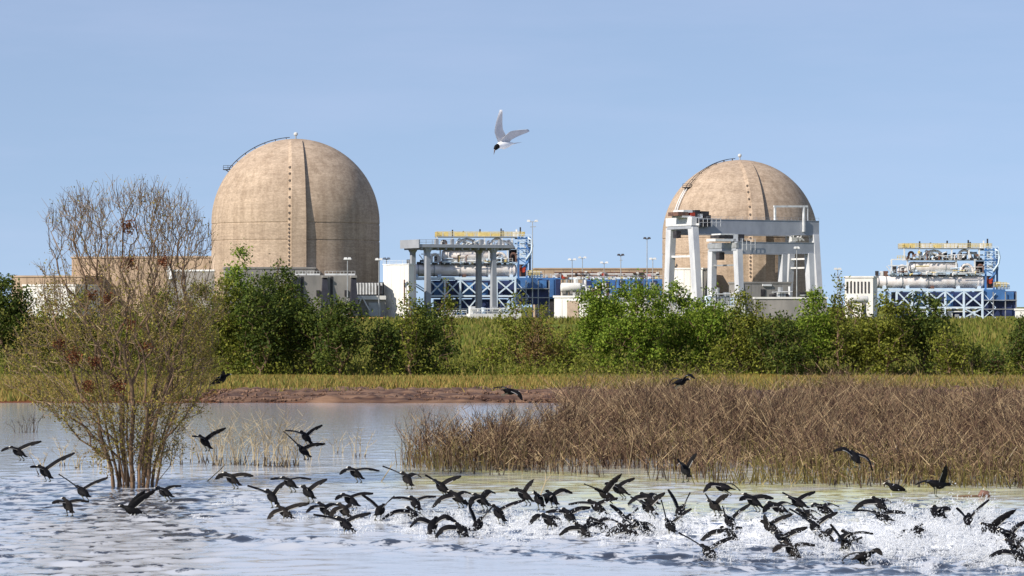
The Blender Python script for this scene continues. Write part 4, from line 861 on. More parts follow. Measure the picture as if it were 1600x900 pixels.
for i in range(17):
    a = 2.399*i; rr = .10+.34*math.sqrt(i/17); bx, by = rr*1.1*math.cos(a), rr*math.sin(a)*.8; tx, ty = bx*r.uniform(2.0, 3.2), by*r.uniform(2.0, 3.2)
    j = 0
    roots.append(((bx, by, -.25), 0)); j = len(roots)-1; L = r.uniform(1.6, 2.7); ph = r.uniform(0, 6.28)
    for k in range(1, 7):
        t = k/6; q = t**1.5*L/2.2
        p = (bx+(tx-bx)*q+.03*math.sin(ph+k*1.3), by+(ty-by)*q+.03*math.cos(ph+k), -.25+L*t)
        roots.append((p, j)); j = len(roots)-1
P = envelope(5000, 308, 655, 1.12); P = P[r.random(len(P)) < np.clip(.62+.55*wiggle(P[:, 0]*1.6, P[:, 2]*1.3+P[:, 1]*.7, 73, 10, 1.2, 4), .08, 1)]
P = np.concatenate([P, envelope(350, 640, 720)])
nodes, par = grow(P, roots, .5)
# fine shoots: two or three at every tip, leaning outwards and up
rad, kids = radii(par, .0050, .40, .075); tip = np.where((kids == 0))[0]
src = np.repeat(tip, 3); ctr = np.array([0, 0, 1.2]); dv = nodes[src]-ctr; dv /= np.linalg.norm(dv, axis=1, keepdims=True)
dv = dv*.6+np.array([0, 0, .6])+r.normal(size=dv.shape)*.42; dv /= np.linalg.norm(dv, axis=1, keepdims=True); L = r.uniform(.10, .42, len(src))[:, None]
q1 = nodes[src]+dv*L*.5; q2 = q1+(dv+r.normal(size=dv.shape)*.25)*L*.5
i = np.where(par >= 1)[0]; big = i[rad[i] > .014]; fine = i[rad[i] <= .014]
bt = empty('bare_tree', (float(at(208, 760, TD).x), TD, 0)); tag(bt, 'many stemmed half bare tree standing in the water on the left', 'tree')
V, Fc = prisms(nodes[par[big]], nodes[big], np.where((par[big] < len(roots)) & (par[big] > 0), np.minimum(rad[big]*1.35, .085), rad[big]*1.15), rad[big], 6); raw_mesh('trunk', V, Fc, M['bark'], bt, smooth=True)
V, Fc = merge([prisms(nodes[par[fine]], nodes[fine], rad[fine]*1.1, rad[fine]*.95, 3), prisms(nodes[src], q1, .0046, .004, 3), prisms(q1, q2, .004, .0024, 3)])
raw_mesh('twigs', V, Fc, M['twig'], bt)
lp = np.concatenate([nodes[len(roots):], q1, q2]); pyl = HY+(H-lp[:, 2])*ts
w = np.clip((pyl-395)/150, .05, 1); w /= w.sum(); n = 24000; c = lp[r.choice(len(lp), n, p=w)]+r.normal(size=(n, 3))*.05
V, Fc = leaves(c, r.uniform(.028, .07, n), .2, .5, r); raw_mesh('crown', V, Fc, M['willow_leaf'], bt)
for px, py, sz, n in ((204, 356, 10, 260), (206, 410, 11, 260), (264, 410, 9, 170), (148, 462, 9, 190), (178, 466, 8, 130), (98, 538, 11, 260), (124, 556, 12, 260), (152, 566, 9, 180), (146, 602, 9, 200), (186, 604, 10, 200), (214, 508, 9, 120), (240, 540, 8, 100)):
    b = tree_pt(px, py, r.uniform(-1.1, -.2)); c = b+r.normal(size=(n, 3))*sz/ts*.55; V, Fc = leaves(c, r.uniform(.03, .075, n), .1, .55, r); tag(raw_mesh('dead_leaf_cluster', V, Fc, M['dead_leaf'], bt), kind='stuff')

# dry brown brush standing in the shallows on the right
r = np.random.default_rng(61); n = 88000
D = r.uniform(55.5, 95, n); px = r.uniform(570, 1820, n); x = (px-800)/F*D
front = np.interp(px, [560, 600, 650, 900, 1000, 1150, 1400, 1700], [72, 66, 61.4, 60.9, 59.4, 57.6, 56.4, 56])+wiggle(x, x*0, 62, 9, .4, 4)*1.3
leftb = np.interp(D, [60, 63.5, 66, 68, 71, 80, 95], [640, 588, 640, 740, 850, 885, 905])+wiggle(D, D*0, 63, 6, .5, 3)*18+r.exponential(22, n)-10
ok = (D > front) & (px > leftb); dn = np.clip(.55+.5*wiggle(x, D, 64, 12, .4, 2.2), .15, 1)*np.clip((D-front)/5+.10, 0, 1); ok &= r.random(n) < dn*np.interp(D, [56, 95], [.75, 1])*np.interp(px, [590, 850, 950], [2.0, 1.7, 1.0])*np.clip(.72+.75*wiggle(x*1.1, D*.55, 66, 12, .8, 4.5), .05, 1)
D, px, x = D[ok], px[ok], x[ok]; n = len(D)
hmax = np.interp(px, [580, 700, 800, 950], [1.15, 1.25, 1.25, 1.3])*np.interp(D-front[ok], [0, 5, 12, 40], [.62, .9, 1, 1.08])
h = hmax*r.uniform(.5, 1.05, n)*np.clip(.85+.42*wiggle(x, D, 65, 10, .8, 4), .3, 1.3)
p0 = np.stack([x, D, np.full(n, -.1)], 1); lean = r.normal(size=(n, 2))*.22
p1 = p0+np.stack([lean[:, 0]*h*.5, lean[:, 1]*h*.5, h*.55+.1], 1); p2 = p1+np.stack([lean[:, 0]*h*.9+r.normal(size=n)*.1, lean[:, 1]*h+r.normal(size=n)*.08, h*.42], 1)
parts = [prisms(p0, p1, .009, .007, 3), prisms(p1, p2, .007, .0035, 3)]
for k in range(6):
    t = r.uniform(.3, 1, (n, 1)); b = np.where(t < .6, p0+(p1-p0)*t/.6, p1+(p2-p1)*(t-.6)/.4); L = h[:, None]*r.uniform(.08, .27, (n, 1)); d = r.normal(size=(n, 3)); d[:, 2] = np.abs(d[:, 2])*.9+.55; d /= np.linalg.norm(d, axis=1, keepdims=True)
    parts.append(prisms(b, b+d*L, .0045, .0025, 3))
V, Fc = merge(parts); tag(raw_mesh('dry_brush', V, Fc, M['brush']), kind='stuff')
m_ = 70000; j = r.integers(0, n, m_); t = r.random((m_, 1)); c = p1[j]+(p2[j]-p1[j])*t*1.05-np.array([0, 0, .2])*(1-t)+r.normal(size=(m_, 3))*.10; c[:, 2] = np.maximum(c[:, 2], .15)
V, Fc = leaves(c, r.uniform(.02, .05, m_), .1, .45, r); tag(raw_mesh('dry_seed_heads', V, Fc, M['brush']), kind='stuff')
fr = np.where(D < np.interp(px, [560, 600, 650, 900, 1000, 1150, 1400, 1700], [72, 66, 61.4, 60.9, 59.4, 57.6, 56.4, 56])+2.0)[0]; fr = fr[::3]
V, Fc = prisms(p0[fr], p0[fr]+(p1[fr]-p0[fr])*.6, .022, .012, 5); tag(raw_mesh('wet_stubble', V, Fc, M['wet_stem']), kind='stuff')

n2 = 16000; Dg = r.uniform(56.5, 78, n2)**1.0; pg = r.uniform(600, 1680, n2); xg = (pg-800)/F*Dg; fg = np.interp(pg, [560, 600, 650, 900, 1000, 1150, 1400, 1700], [72, 66, 61.4, 60.9, 59.4, 57.6, 56.4, 56]); okg = (Dg > fg-.8) & (pg > np.interp(Dg, [60, 63.5, 66, 68, 71, 80], [640, 588, 640, 740, 850, 885])) & (r.random(n2) < np.clip(.15+.75*wiggle(xg, Dg, 67, 10, .4, 2.5), 0, 1)*np.clip((pg-600)/130, .05, 1)*np.interp(Dg-fg, [0, 8, 20], [1, .7, .25]))
Dg, xg = Dg[okg], xg[okg]; n2 = len(xg); b0 = np.stack([xg, Dg, np.full(n2, -.05)], 1); hg = r.uniform(.15, .62, n2); b1 = b0+np.stack([r.normal(size=n2)*.10, r.normal(size=n2)*.10, hg], 1); b2 = b1+np.stack([r.normal(size=n2)*.10, r.normal(size=n2)*.06, hg*r.uniform(-.2, .5, n2)], 1)
V, Fc = merge([prisms(b0, b1, .012, .008, 3), prisms(b1, b2, .008, .002, 3)]); tag(raw_mesh('marsh_grass', V, Fc, M['marsh_grass']), kind='stuff')

# sparse reed clumps left of the brush and behind the tree, each one a thing
RC = [(252, 727, 68, 24, 9), (282, 726, 60, 22, 9), (318, 722, 70, 24, 14), (346, 727, 84, 26, 20), (372, 726, 88, 22, 16), (398, 728, 78, 22, 14), (420, 729, 92, 22, 18), (442, 730, 84, 20, 18), (462, 728, 66, 16, 10), (488, 718, 44, 20, 7), (526, 708, 36, 22, 6), (558, 714, 50, 24, 8),
      (66, 741, 52, 8, 5), (100, 728, 46, 10, 7), (122, 731, 36, 14, 8), (36, 676, 22, 14, 8), (52, 676, 30, 12, 9), (150, 728, 40, 14, 7), (166, 732, 34, 10, 5)]
RL = ['sparse reeds in the water just right of the bare tree trunks', 'thin reeds right of the bare tree, between tree and reed bed', 'tan reeds behind the coot flying right of the tree', 'leafy tan reed tuft, left part of the small reed bed', 'tallest left tuft of the small reed bed', 'tan reed tuft in the middle of the small reed bed', 'dense tall tuft right of the middle of the small reed bed', 'dark footed tuft near the right end of the small reed bed', 'last tuft at the right end of the small reed bed', 'few reeds between the small reed bed and the brown brush', 'scattered low stalks in open water left of the brown brush', 'lone thin stalks at the left tip of the brown brush',
      'small bundle of stiff stalks at the far left, behind a flying coot', 'short stalks at the far left with a dark stub', 'low pale stalks left of the bare tree', 'dark weeds on the water near the left edge, left of the pair', 'dark weeds on the water near the left edge, right of the pair', 'pale stalks close to the left of the bare tree trunks', 'short stalks touching the left side of the bare tree trunks']
for q, ((px, py, hp, wp, k), lb) in enumerate(zip(RC, RL)):
    Dr = H*F/(py-HY); s = F/Dr; r = np.random.default_rng(300+q); root = empty('reed_clump', ((px-800)/s, Dr, 0)); hh = hp/s; ww = wp/s
    k = int(k*1.05); p0 = np.stack([r.normal(size=k)*ww*.35, r.normal(size=k)*ww*.45, np.full(k, -.1)], 1); h = hh*r.uniform(.45, 1.0, k); le = r.normal(size=(k, 2))*.30
    p1 = p0+np.stack([le[:, 0]*h*.5, le[:, 1]*h*.5, h*.55+.1], 1); p2 = p1+np.stack([le[:, 0]*h+r.normal(size=k)*.03, le[:, 1]*h, h*.45], 1)
    V, Fc = prisms(p0, p1, .009, .006, 4); raw_mesh('stems', V, Fc, M['wet_stem'] if q in (15, 16) else M['reed'], root)
    ps = [prisms(p1, p2, .007, .003, 3)]
    for _ in range(5):
        t = r.uniform(.0, 1, (k, 1)); b = p1+(p2-p1)*t; d = r.normal(size=(k, 3)); d[:, 2] = np.abs(d[:, 2])+.3; d /= np.linalg.norm(d, axis=1, keepdims=True); ps.append(prisms(b, b+d*h[:, None]*r.uniform(.1, .3, (k, 1)), .005, .0025, 3))
    V, Fc = merge(ps); raw_mesh('sprigs', V, Fc, M['wet_stem'] if q in (15, 16) else M['reed'], root)
    V, Fc = prisms(p0[::2], p0[::2]+(p1[::2]-p0[::2])*.4, .02, .012, 5); tag(raw_mesh('wet_base', V, Fc, M['wet_stem'], root), kind='stuff')
    tag(root, lb, 'reeds', 'reed clumps in the shallows')
# leaning dead stalks that stick out of the brush, and the floating stick
for (x0, y0, x1, y1, lb) in ((596, 752, 612, 722, 'thin pale stick leaning out of the water left of the brown brush'), (1548, 752, 1588, 698, 'long pale bent stalk in the brush near the right edge'), (324, 752, 352, 726, 'pale slanting stick in the water below the small reed bed'), (842, 780, 852, 738, 'reddish stick standing in the water in front of the brush')):
    Dr = H*F/(y0-HY); a = at(x0, y0, Dr); b = at(x1, y1, Dr+.2); m = MB(); mid = a.lerp(b, .55)+Vector((.06, 0, .05)); m.tube([a-a, mid-a, b-a], [.014, .011, .006], 5); m.tube([mid-a, mid-a+Vector((.12, .05, .15))], [.008, .004], 4)
    o = m.build('dead_stick', M['reed']); o.location = a; tag(o, lb, 'stick')
a = at(1518, 777, H*F/(777-HY)); root = empty('driftwood', a); m = MB(); m.tube([(-.42, 0, .01), (-.1, .02, .025), (.25, 0, .02)], [.012, .025, .03], 6); m.build('branch', M['bark'], root); m = MB(); m.tube([(.14, 0, .01), (.2, 0, .09), (.29, 0, .07), (.34, 0, .01)], [.04, .06, .06, .03], 7); m.build('stump', M['rust'], root, True)
tag(root, 'small piece of driftwood with reddish knob floating near the right edge', 'driftwood')

# ---------------------------------------------------------------- the birds
def ellipsoid_rings(path, n=10):
    """path: list of (centre, forward, radius_side, radius_up); returns verts, quads closed at both ends"""
    V = []; Fc = []
    for c, f, ru, rs in path:
        f = f.normalized(); sdv = f.cross(Vector((0, 0, 1)))
        if sdv.length < .1: sdv = f.cross(Vector((0, 1, 0)))
        sdv.normalize(); u = sdv.cross(f).normalized()
        V += [c+sdv*math.cos(2*math.pi*k/n)*rs+u*math.sin(2*math.pi*k/n)*ru for k in range(n)]
    for i in range(len(path)-1): Fc += [(i*n+k, i*n+(k+1) % n, (i+1)*n+(k+1) % n, (i+1)*n+k) for k in range(n)]
    Fc.append(tuple(range(n))[::-1]); Fc.append(tuple(range((len(path)-1)*n, len(path)*n)))
    return V, Fc
def wing(m, mi, sh, w, a, bulge, chord, edge=True, nst=12, pointed=False, rg=random, flat=1.0):
    """feathered wing from shoulder sh along vector w; a = body forward"""
    L = w.length; wn = w.normalized(); c = Vector((a.x, a.y, a.z*flat)); c = c-wn*c.dot(wn)
    if c.length < .35:
        al = Vector((0, 0, 1)).cross(wn); al = al if al.dot(a) > 0 else -al; c = c+al*.8
    c.normalize(); n = wn.cross(c)
    if n.z < 0: n = -n
    cols = [0, .12, .4, .88, 1.0]; thick = [0, .012, .010, .004, .002]; V = []; top = []; bot = []
    for i in range(nst):
        t = i/(nst-1)
        if pointed: ch = chord*np.interp(t, [0, .25, .45, .7, .9, 1], [1.0, .92, .8, .52, .25, .05]); sw = np.interp(t, [0, .4, 1], [0, .10, -.42])*chord*1.3
        else: ch = chord*np.interp(t, [0, .2, .42, .62, .8, .93, 1], [.95, 1.05, 1.0, .85, .60, .34, .06]); sw = np.interp(t, [0, .4, .7, 1], [0, .12, .02, -.22])*chord
        if not pointed and t > .5 and t < 1: ch *= 1+(.10 if i % 2 else -.10)
        p = sh+w*t+n*bulge*math.sin(math.pi*min(1, t*1.05))*L+c*sw
        for q, th in zip(cols, thick):
            x = p+c*(.32-q)*ch+n*(.06*ch*math.sin(math.pi*q)-.02*q)
            top.append(x+n*th); bot.append(x-n*th*.6)
    k = len(cols); b = len(m.v); m.v += [tuple(v) for v in top+bot]; off = len(top)
    for i in range(nst-1):
        for j in range(k-1):
            q = [i*k+j, i*k+j+1, (i+1)*k+j+1, (i+1)*k+j]
            e = 1 if (edge and j == k-2 and i < nst*.5) else 0
            m.f.append(tuple(b+x for x in q)); mi.append(e); m.f.append(tuple(b+off+x for x in q[::-1])); mi.append(e)
        for j in (0, k-1):
            q = (i*k+j, (i+1)*k+j, (i+1)*k+j+off, i*k+j+off); m.f.append(tuple(b+x for x in q)); mi.append(0)
    for i in (0, nst-1):
        for j in range(k-1): q = (i*k+j, i*k+j+1, i*k+j+1+off, i*k+j+off); m.f.append(tuple(b+x for x in q)); mi.append(0)
BIRDS = []
def bird(cx, cy, hx, hy, lx, ly, rx, ry, label, alt=.3, legs=1, toward=False, D=None, name='coot', size=1.0, fold=False, arch=None, mats=None):
    """cx, cy = body centre in the photo; hx, hy = body centre to head; lx.. rx.. = wing tips in the photo"""
    D = D or (H-alt)*F/(cy-HY); s = F/D; C = at(cx, cy, D); rg = random.Random(cx*31+cy)
    BL = .20*size
    hx *= 1.3; hy *= .8
    hv = Vector((hx/s, 0, -hy/s)); d2 = BL**2-hv.length**2; a = hv+Vector((0, (math.sqrt(d2) if d2 > 0 else 0)*(-1 if toward else 1), 0)); a.normalize()
    up = Vector((0, 0, 1)); up = (up-a*a.dot(up)); up = up.normalized() if up.length > .15 else Vector((0, 1, 0)); side = a.cross(up)
    m = MB(); mi = []
    B = BL/.2
    hd = (a+Vector((0, 0, .18))+Vector((hx, 0, 0)).normalized()*.25 if abs(hx) > 0 else a+Vector((0, 0, .4))).normalized()
    neck = a*.118*B+up*.010*B; head = neck+hd*.064*B; fc = (hd*.5+Vector((-1 if hx <= 0 else 1, 0, -.15))*.7).normalized()
    path = [(a*-.225*B-up*.012, a, .004, .035), (a*-.17*B, a, .022*B, .045*B), (a*-.11*B-up*.008, a, .055*B, .066*B), (a*-.04*B-up*.014, a, .074*B, .082*B), (a*.03*B-up*.012, a, .076*B, .082*B), (a*.085*B-up*.004, a, .058*B, .062*B),
            (neck, (a+hd), .036*B, .036*B), (neck+hd*.034*B, hd, .028*B, .028*B), (head-fc*.008, (hd+fc), .031*B, .028*B), (head+fc*.018*B, fc, .027*B, .024*B), (head+fc*.036*B, fc, .013*B, .012*B)]
    V, Fc = ellipsoid_rings(path); m.add(V, Fc); mi += [0]*len(Fc)
    b = len(m.v)                                                 # short fan tail
    m.add([a*-.18*B+side*.03, a*-.18*B-side*.03, a*-.27*B-side*.055-up*.01, a*-.285*B-up*.012, a*-.27*B+side*.055-up*.01, a*-.18*B+up*.012], [(0, 1, 2, 3, 4)[::-1], (0, 5, 3, 4)[::-1], (5, 1, 2, 3)[::-1], (0, 1, 5)]); mi += [0]*4
    L0 = .345*size; shs = []
    if not fold:
        wl = Vector((lx-cx, 0, -(ly-cy))); wr = Vector((rx-cx, 0, -(ry-cy)))
        for k, v in enumerate((wl, wr)):
            w = v/s
            sg = side if side.x*w.x > 0 else -side
            sh = a*.05*B+up*.03*B+sg*.045*B; w = w-Vector((sh.x, 0, sh.z)); L = max(L0, w.length)
            dy = math.sqrt(max(0, L*L-w.length**2))
            c0 = [Vector((w.x, q, w.z)) for q in (dy, -dy)]; w = min(c0, key=lambda q: abs(q.normalized().dot(a)+.12))
            bl = arch if arch is not None else (.12 if w.z < -.02 else .06 if w.z < .10 else .025)
            wing(m, mi, sh, w, a, bl, (.145 if bl > .1 else .122)*rg.uniform(.9, 1.1)*size, True, 12, False, rg, rg.uniform(.9, 1.1) if arch is not None else rg.choice([.05, .2, .35, .8]))
    else:
        for k in (-1, 1):                                        # folded wings lie along the back
            V, Fc = ellipsoid_rings([(a*.07*B+side*k*.055*B+up*.02*B, a, .02, .01), (a*.0*B+side*k*.068*B+up*.022*B, a, .045*B, .022*B), (a*-.1*B+side*k*.056*B+up*.022*B, a, .036*B, .02*B), (a*-.21*B+side*k*.02*B+up*.02*B, a, .01, .008)], 8); m.add(V, Fc); mi += [0]*len(Fc)
    if legs:                                                     # thigh, shank, lobed toes
        for k in (-1, 1):
            p = a*-.06*B+side*k*.032*B-up*.05*B; dn = Vector((0, 0, -1))*(.45 if legs == 1 else .9)-a*(1.0 if legs == 1 else -.1)+side*k*.12; dn.normalize(); sw = rg.uniform(-.25, .25)
            kn = p+(dn+a*.25).normalized()*.06*B; an = kn+(dn-a*(.3+sw)).normalized()*.075*B
            nb = len(m.f); m.tube([p, kn, an], [.021*B, .011*B, .007*B], 6); mi += [2]*(len(m.f)-nb)
            td = (a*.35+Vector((0, 0, -1))*(.6+sw)).normalized()
            for q in (-.5, 0, .5):
                nb = len(m.f); t1 = an+(td+side*q).normalized()*.065*B; mdp = an.lerp(t1, .5); ww = td.cross(side).normalized()
                m.add([an-side*.004, an+side*.004, mdp+side*.012, t1, mdp-side*.012, mdp+ww*.006], [(0, 1, 5), (1, 2, 5), (2, 3, 5), (3, 4, 5), (4, 0, 5), (4, 3, 2, 1, 0)]); mi += [2]*(len(m.f)-nb)
    o = m.build(name, mats or [M['black'], M['feather_edge'], M['leg_skin']]); o.data.polygons.foreach_set('material_index', mi); o.data.polygons.foreach_set('use_smooth', [True]*len(mi)); o.location = C
    mb = MB(); p = head+fc*.030*B; mb.tube([p-fc*.004+up*.012*B, p+fc*.012*B+up*.002, p+fc*.040*B-up*.006*B], [.011*B, .010*B, .002], 6); mb.build('bill', M['bill'], o)
    tag(o, label, 'coot', 'coots taking off from the pond'); BIRDS.append((C, alt, D, cx, cy)); return o
B_ = bird
# the loose birds on the left
B_(28, 705, -9, -7, 4, 703, 64, 688, 'black coot flying at the far left edge, right wing raised', .7)
B_(70, 736, -8, -9, 50, 727, 116, 706, 'black coot with long raised wing beside the stiff stalks at the far left', .55)
B_(129, 767, -8, -7, 92, 741, 168, 745, 'black coot with wings spread in a shallow V left of the bare tree trunks', .35)
B_(106, 788, -6, -10, 84, 783, 136, 784, 'small coot with level blurred wings, lowest of the birds left of the tree', .22)
B_(206, 796, -16, -7, 226, 764, 244, 762, 'coot running below the bare tree trunks with both wings swept up to the right', .12)
B_(257, 768, -9, -6, 245, 761, 279, 760, 'coot with short level wings just right of the bare tree trunks', .32)
B_(345, 592, 10, -8, 332, 602, 352, 578, 'dark bird perched or flying in front of the mud bank right of the tree crown', 1.8, 0, D=58)
B_(320, 689, -7, -10, 301, 680, 352, 667, 'coot flying right of the bare tree in front of the tan reeds', .8)
B_(478, 682, -6, -9, 446, 672, 503, 663, 'upper of two coots flying above the right end of the small reed bed', .85)
B_(474, 703, -7, -9, 443, 674, 508, 692, 'lower of two coots flying above the right end of the small reed bed', .6)
B_(362, 747, -9, -9, 337, 745, 396, 742, 'coot with level wings below the left part of the small reed bed', .45)
B_(425, 775, -6, -10, 387, 758, 446, 750, 'coot with one thick raised wing in front of another, below the small reed bed', .3)
B_(452, 753, -8, -7, 423, 747, 486, 748, 'coot partly behind another, wings level, below the small reed bed', .42)
B_(481, 768, -7, -8, 478, 756, 510, 747, 'coot with blurred raised wing right of the overlapping pair', .33)
B_(555, 738, -8, -8, 530, 739, 593, 735, 'coot with level wings flying in open water left of the brown brush', .5)
B_(445, 799, -9, -9, 416, 812, 483, 785, 'coot with drooping left wing touching the water, third row left', .12, 2)
B_(508, 795, -8, -10, 478, 798, 528, 790, 'left of two coots flapping wing to wing below the left dome edge', .15)
B_(538, 796, -6, -9, 514, 806, 556, 790, 'right of two coots flapping wing to wing, behind the lower one', .16)
B_(540, 818, -9, -10, 490, 803, 579, 800, 'coot with long level wings splashing, lowest bird below the right part of the left dome', .12, 2)
B_(547, 780, -9, -8, 523, 778, 583, 770, 'coot with level wings above the wing to wing pair', .26)
B_(594, 796, 3, -6, 566, 772, 618, 773, 'coot with wings in a clear V between the two groups', .2)
# below the brush's left half
B_(636, 747, -5, -9, 598, 728, 655, 746, 'coot with feet down at the left foot of the brown brush', .45)
B_(649, 785, -5, -9, 612, 777, 680, 776, 'coot facing away with thin level wings below the platform legs', .22)
B_(690, 760, -9, -11, 664, 740, 720, 742, 'coot with both wings raised in front of the brush stubble, touching the one below', .38)
B_(714, 776, -8, -9, 674, 791, 738, 774, 'coot gliding with left wing stretched down, below the raised wing bird', .26)
B_(645, 803, -6, -11, 597, 809, 668, 818, 'dark coot with broad left wing on the water, leftmost of the dense group', .12)
B_(676, 820, 3, -12, 640, 822, 714, 812, 'coot with both wings arched down in an umbrella shape', .15, 2, arch=.26)
B_(722, 828, -6, -10, 676, 841, 741, 850, 'coot running on the water with strongly drooped wings and two legs showing', .12, 2, arch=.22)
B_(747, 818, 3, -8, 727, 780, 772, 788, 'coot with wings raised in a narrow V behind the running drooped wing bird', .16)
B_(779, 800, -6, -11, 757, 780, 820, 780, 'brownish coot with long arched right wing, right of the narrow V bird', .2)
B_(752, 780, -8, -8, 730, 792, 772, 771, 'coot with blurred arched wing in the middle of the left dense group', .24, arch=.2)
B_(818, 772, -9, -9, 794, 763, 834, 746, 'coot with a sharply raised right wing in front of the brush foot', .33)
B_(842, 779, -4, -9, 834, 764, 858, 772, 'dark coot behind a reddish stick, wings half closed', .28)
B_(862, 776, -5, -9, 850, 784, 894, 769, 'coot with arched right wing beside the reddish stick', .29, arch=.18)
B_(858, 812, -7, -8, 824, 817, 879, 827, 'coot with both wings curved down over white splashes', .16, 2, arch=.24)
B_(889, 804, -6, -9, 852, 798, 922, 792, 'coot with thin level wings in the gap left of the centre group', .2)
B_(911, 828, -8, -10, 873, 834, 930, 821, 'coot splashing with left wing low, lowest left of the centre group', .1, 2)
B_(936, 818, -11, -9, 913, 812, 965, 816, 'coot with short level wings just right of the low splashing one', .14)
B_(933, 791, -10, -10, 888, 787, 965, 777, 'coot with upright curved neck and long level wings, left of centre', .25)
B_(946, 772, -13, -10, 912, 756, 970, 738, 'coot with a tall upswept right wing against the brush', .36)
B_(966, 763, -10, -8, 942, 753, 991, 747, 'coot behind the tall upswept wing, its own wings level', .4)
B_(1071, 733, -3, -9, 1056, 714, 1087, 706, 'coot hovering with wings up in front of the brush, legs hanging', .75, 2)
B_(1012, 792, -8, -9, 983, 774, 1038, 769, 'coot with raised right wing left of the second V winged bird', .24)
B_(1014, 778, -9, -7, 980, 786, 1026, 774, 'greyish coot half hidden behind another, right of centre', .32)
B_(980, 812, 3, -6, 953, 786, 997, 790, 'coot with both wings straight up above the broad winged bird', .2)
B_(982, 828, -12, -10, 940, 842, 1012, 826, 'coot with a broad left wing dragging in the water, centre of the flock', .1, arch=.2)
B_(1003, 822, -8, -8, 990, 812, 1024, 828, 'dark coot right of the broad dragging wing, wings lowered', .14)
B_(1063, 797, 4, -6, 1045, 764, 1078, 767, 'coot with wings in a tall narrow V, upper of two', .24)
B_(1047, 820, -3, -7, 1033, 781, 1080, 794, 'coot with wings in a tall narrow V, lower of two', .16)
B_(1107, 861, -7, -8, 1060, 832, 1144, 838, 'coot with long straight wings spread low over the dark ripples', .1, 2)
B_(1128, 760, -11, -3, 1096, 766, 1157, 767, 'black coot in level flight with drooped wings above the splash, below the smaller crane', .48, 1, arch=.2)
B_(1116, 789, -5, -6, 1099, 768, 1136, 769, 'coot with wings in a V right below the level flying coot', .27)
B_(1176, 781, -9, -10, 1151, 778, 1209, 777, 'coot facing away with short level wings and round head, below the right dome buttress', .31)
B_(1140, 814, -4, -8, 1126, 787, 1172, 786, 'coot with right wing flung high, above two others in the splash', .18)
B_(1139, 833, -8, -9, 1092, 844, 1160, 826, 'coot with left wing swept low, under the one with a high wing', .1, 2)
B_(1246, 784, -9, -7, 1219, 767, 1274, 768, 'coot with thin raised wings at the top of the tangled right group', .3)
B_(1215, 792, -10, -7, 1187, 797, 1240, 790, 'coot with level wings at the left end of the tangled right group', .25)
B_(1203, 822, -9, -7, 1191, 800, 1238, 802, 'dark coot with wings up in a cup shape, left of the tangled group', .16)
B_(1224, 842, -8, -9, 1208, 838, 1261, 822, 'coot with one straight raised wing, just above the lowest of its column', .12)
B_(1237, 858, -7, -12, 1202, 859, 1274, 852, 'coot rising from a white splash with level wings, lowest of its column', .1, 2)
B_(1273, 822, -4, -8, 1233, 794, 1308, 799, 'coot with wings in a wide V in the middle of the tangled right group', .16)
B_(1286, 794, -10, -6, 1262, 789, 1312, 793, 'wet glistening coot with low wings behind the wide V bird', .24)
B_(1258, 803, -9, -6, 1240, 794, 1284, 806, 'coot half hidden among the tangled wings, left of the wide V bird', .2)
B_(1290, 838, -8, -8, 1268, 843, 1306, 828, 'small coot hidden in spray under the tangled right group', .08)
B_(1336, 713, -2, -8, 1302, 703, 1364, 735, 'coot with white edged wings flying in front of the brush at right', .95, 1, arch=.2)
B_(1398, 761, -11, -6, 0, 0, 0, 0, 'coot sitting on pale water with wings folded, below the right turbine', .08, 0, fold=True)
B_(1466, 756, 14, 4, 1430, 757, 1478, 724, 'large dark bird with one rounded wing raised, standing at the brush edge', .3, 2, size=1.15)
B_(1374, 786, -6, -9, 1331, 795, 1396, 788, 'speckled wet coot emerging from spray, upper of its group', .24)
B_(1378, 806, -9, -5, 1331, 797, 1415, 800, 'speckled wet coot with spread wings in the spray, lower of its group', .16)
B_(1431, 830, -8, 4, 1397, 840, 1444, 821, 'coot diving through white spray with rounded wing', .12, 2)
B_(1322, 850, 4, 9, 1299, 819, 1346, 836, 'coot with a long straight wing pointing up left, right of the tangled group', .1)
B_(1328, 838, -7, -8, 1306, 850, 1365, 834, 'coot behind the long straight wing, its wings half open', .13)
B_(1350, 868, 12, -3, 1309, 885, 1377, 862, 'coot facing right with a big left wing touching the ripples, lowest right of centre', .1, 2, arch=.18)
B_(1467, 799, -3, -7, 1452, 806, 1494, 807, 'small coot with drooped wings on top of the white spray', .25, 0, arch=.2)
B_(1512, 811, 2, -6, 1490, 790, 1545, 780, 'coot with wings in a wide V right of the white spray', .2)
B_(1552, 825, -17, -9, 1535, 834, 1586, 793, 'coot with an outstretched neck and right wing raised near the right edge', .16)
B_(1578, 836, -9, -8, 1556, 830, 1604, 815, 'coot packed behind another at the right edge, wing raised', .13)
B_(1586, 852, -8, -8, 1566, 848, 1612, 842, 'dark coot at the right edge, under the packed pair', .12)
B_(1593, 869, -6, -8, 1545, 867, 1622, 856, 'coot cut by the right edge with a long thin wing low over the spray', .1)
# the two birds in the air before the brush
B_(797, 611, 9, 3, 772, 606, 818, 624, 'dark bird with drooped wings flying in front of the mud bank at centre', 1.6, 1, D=64, arch=.12)
B_(1064, 596, 9, -3, 1044, 603, 1086, 590, 'black bird with arched wings flying above the brush at right of centre', 2, 1, D=64, arch=.3)

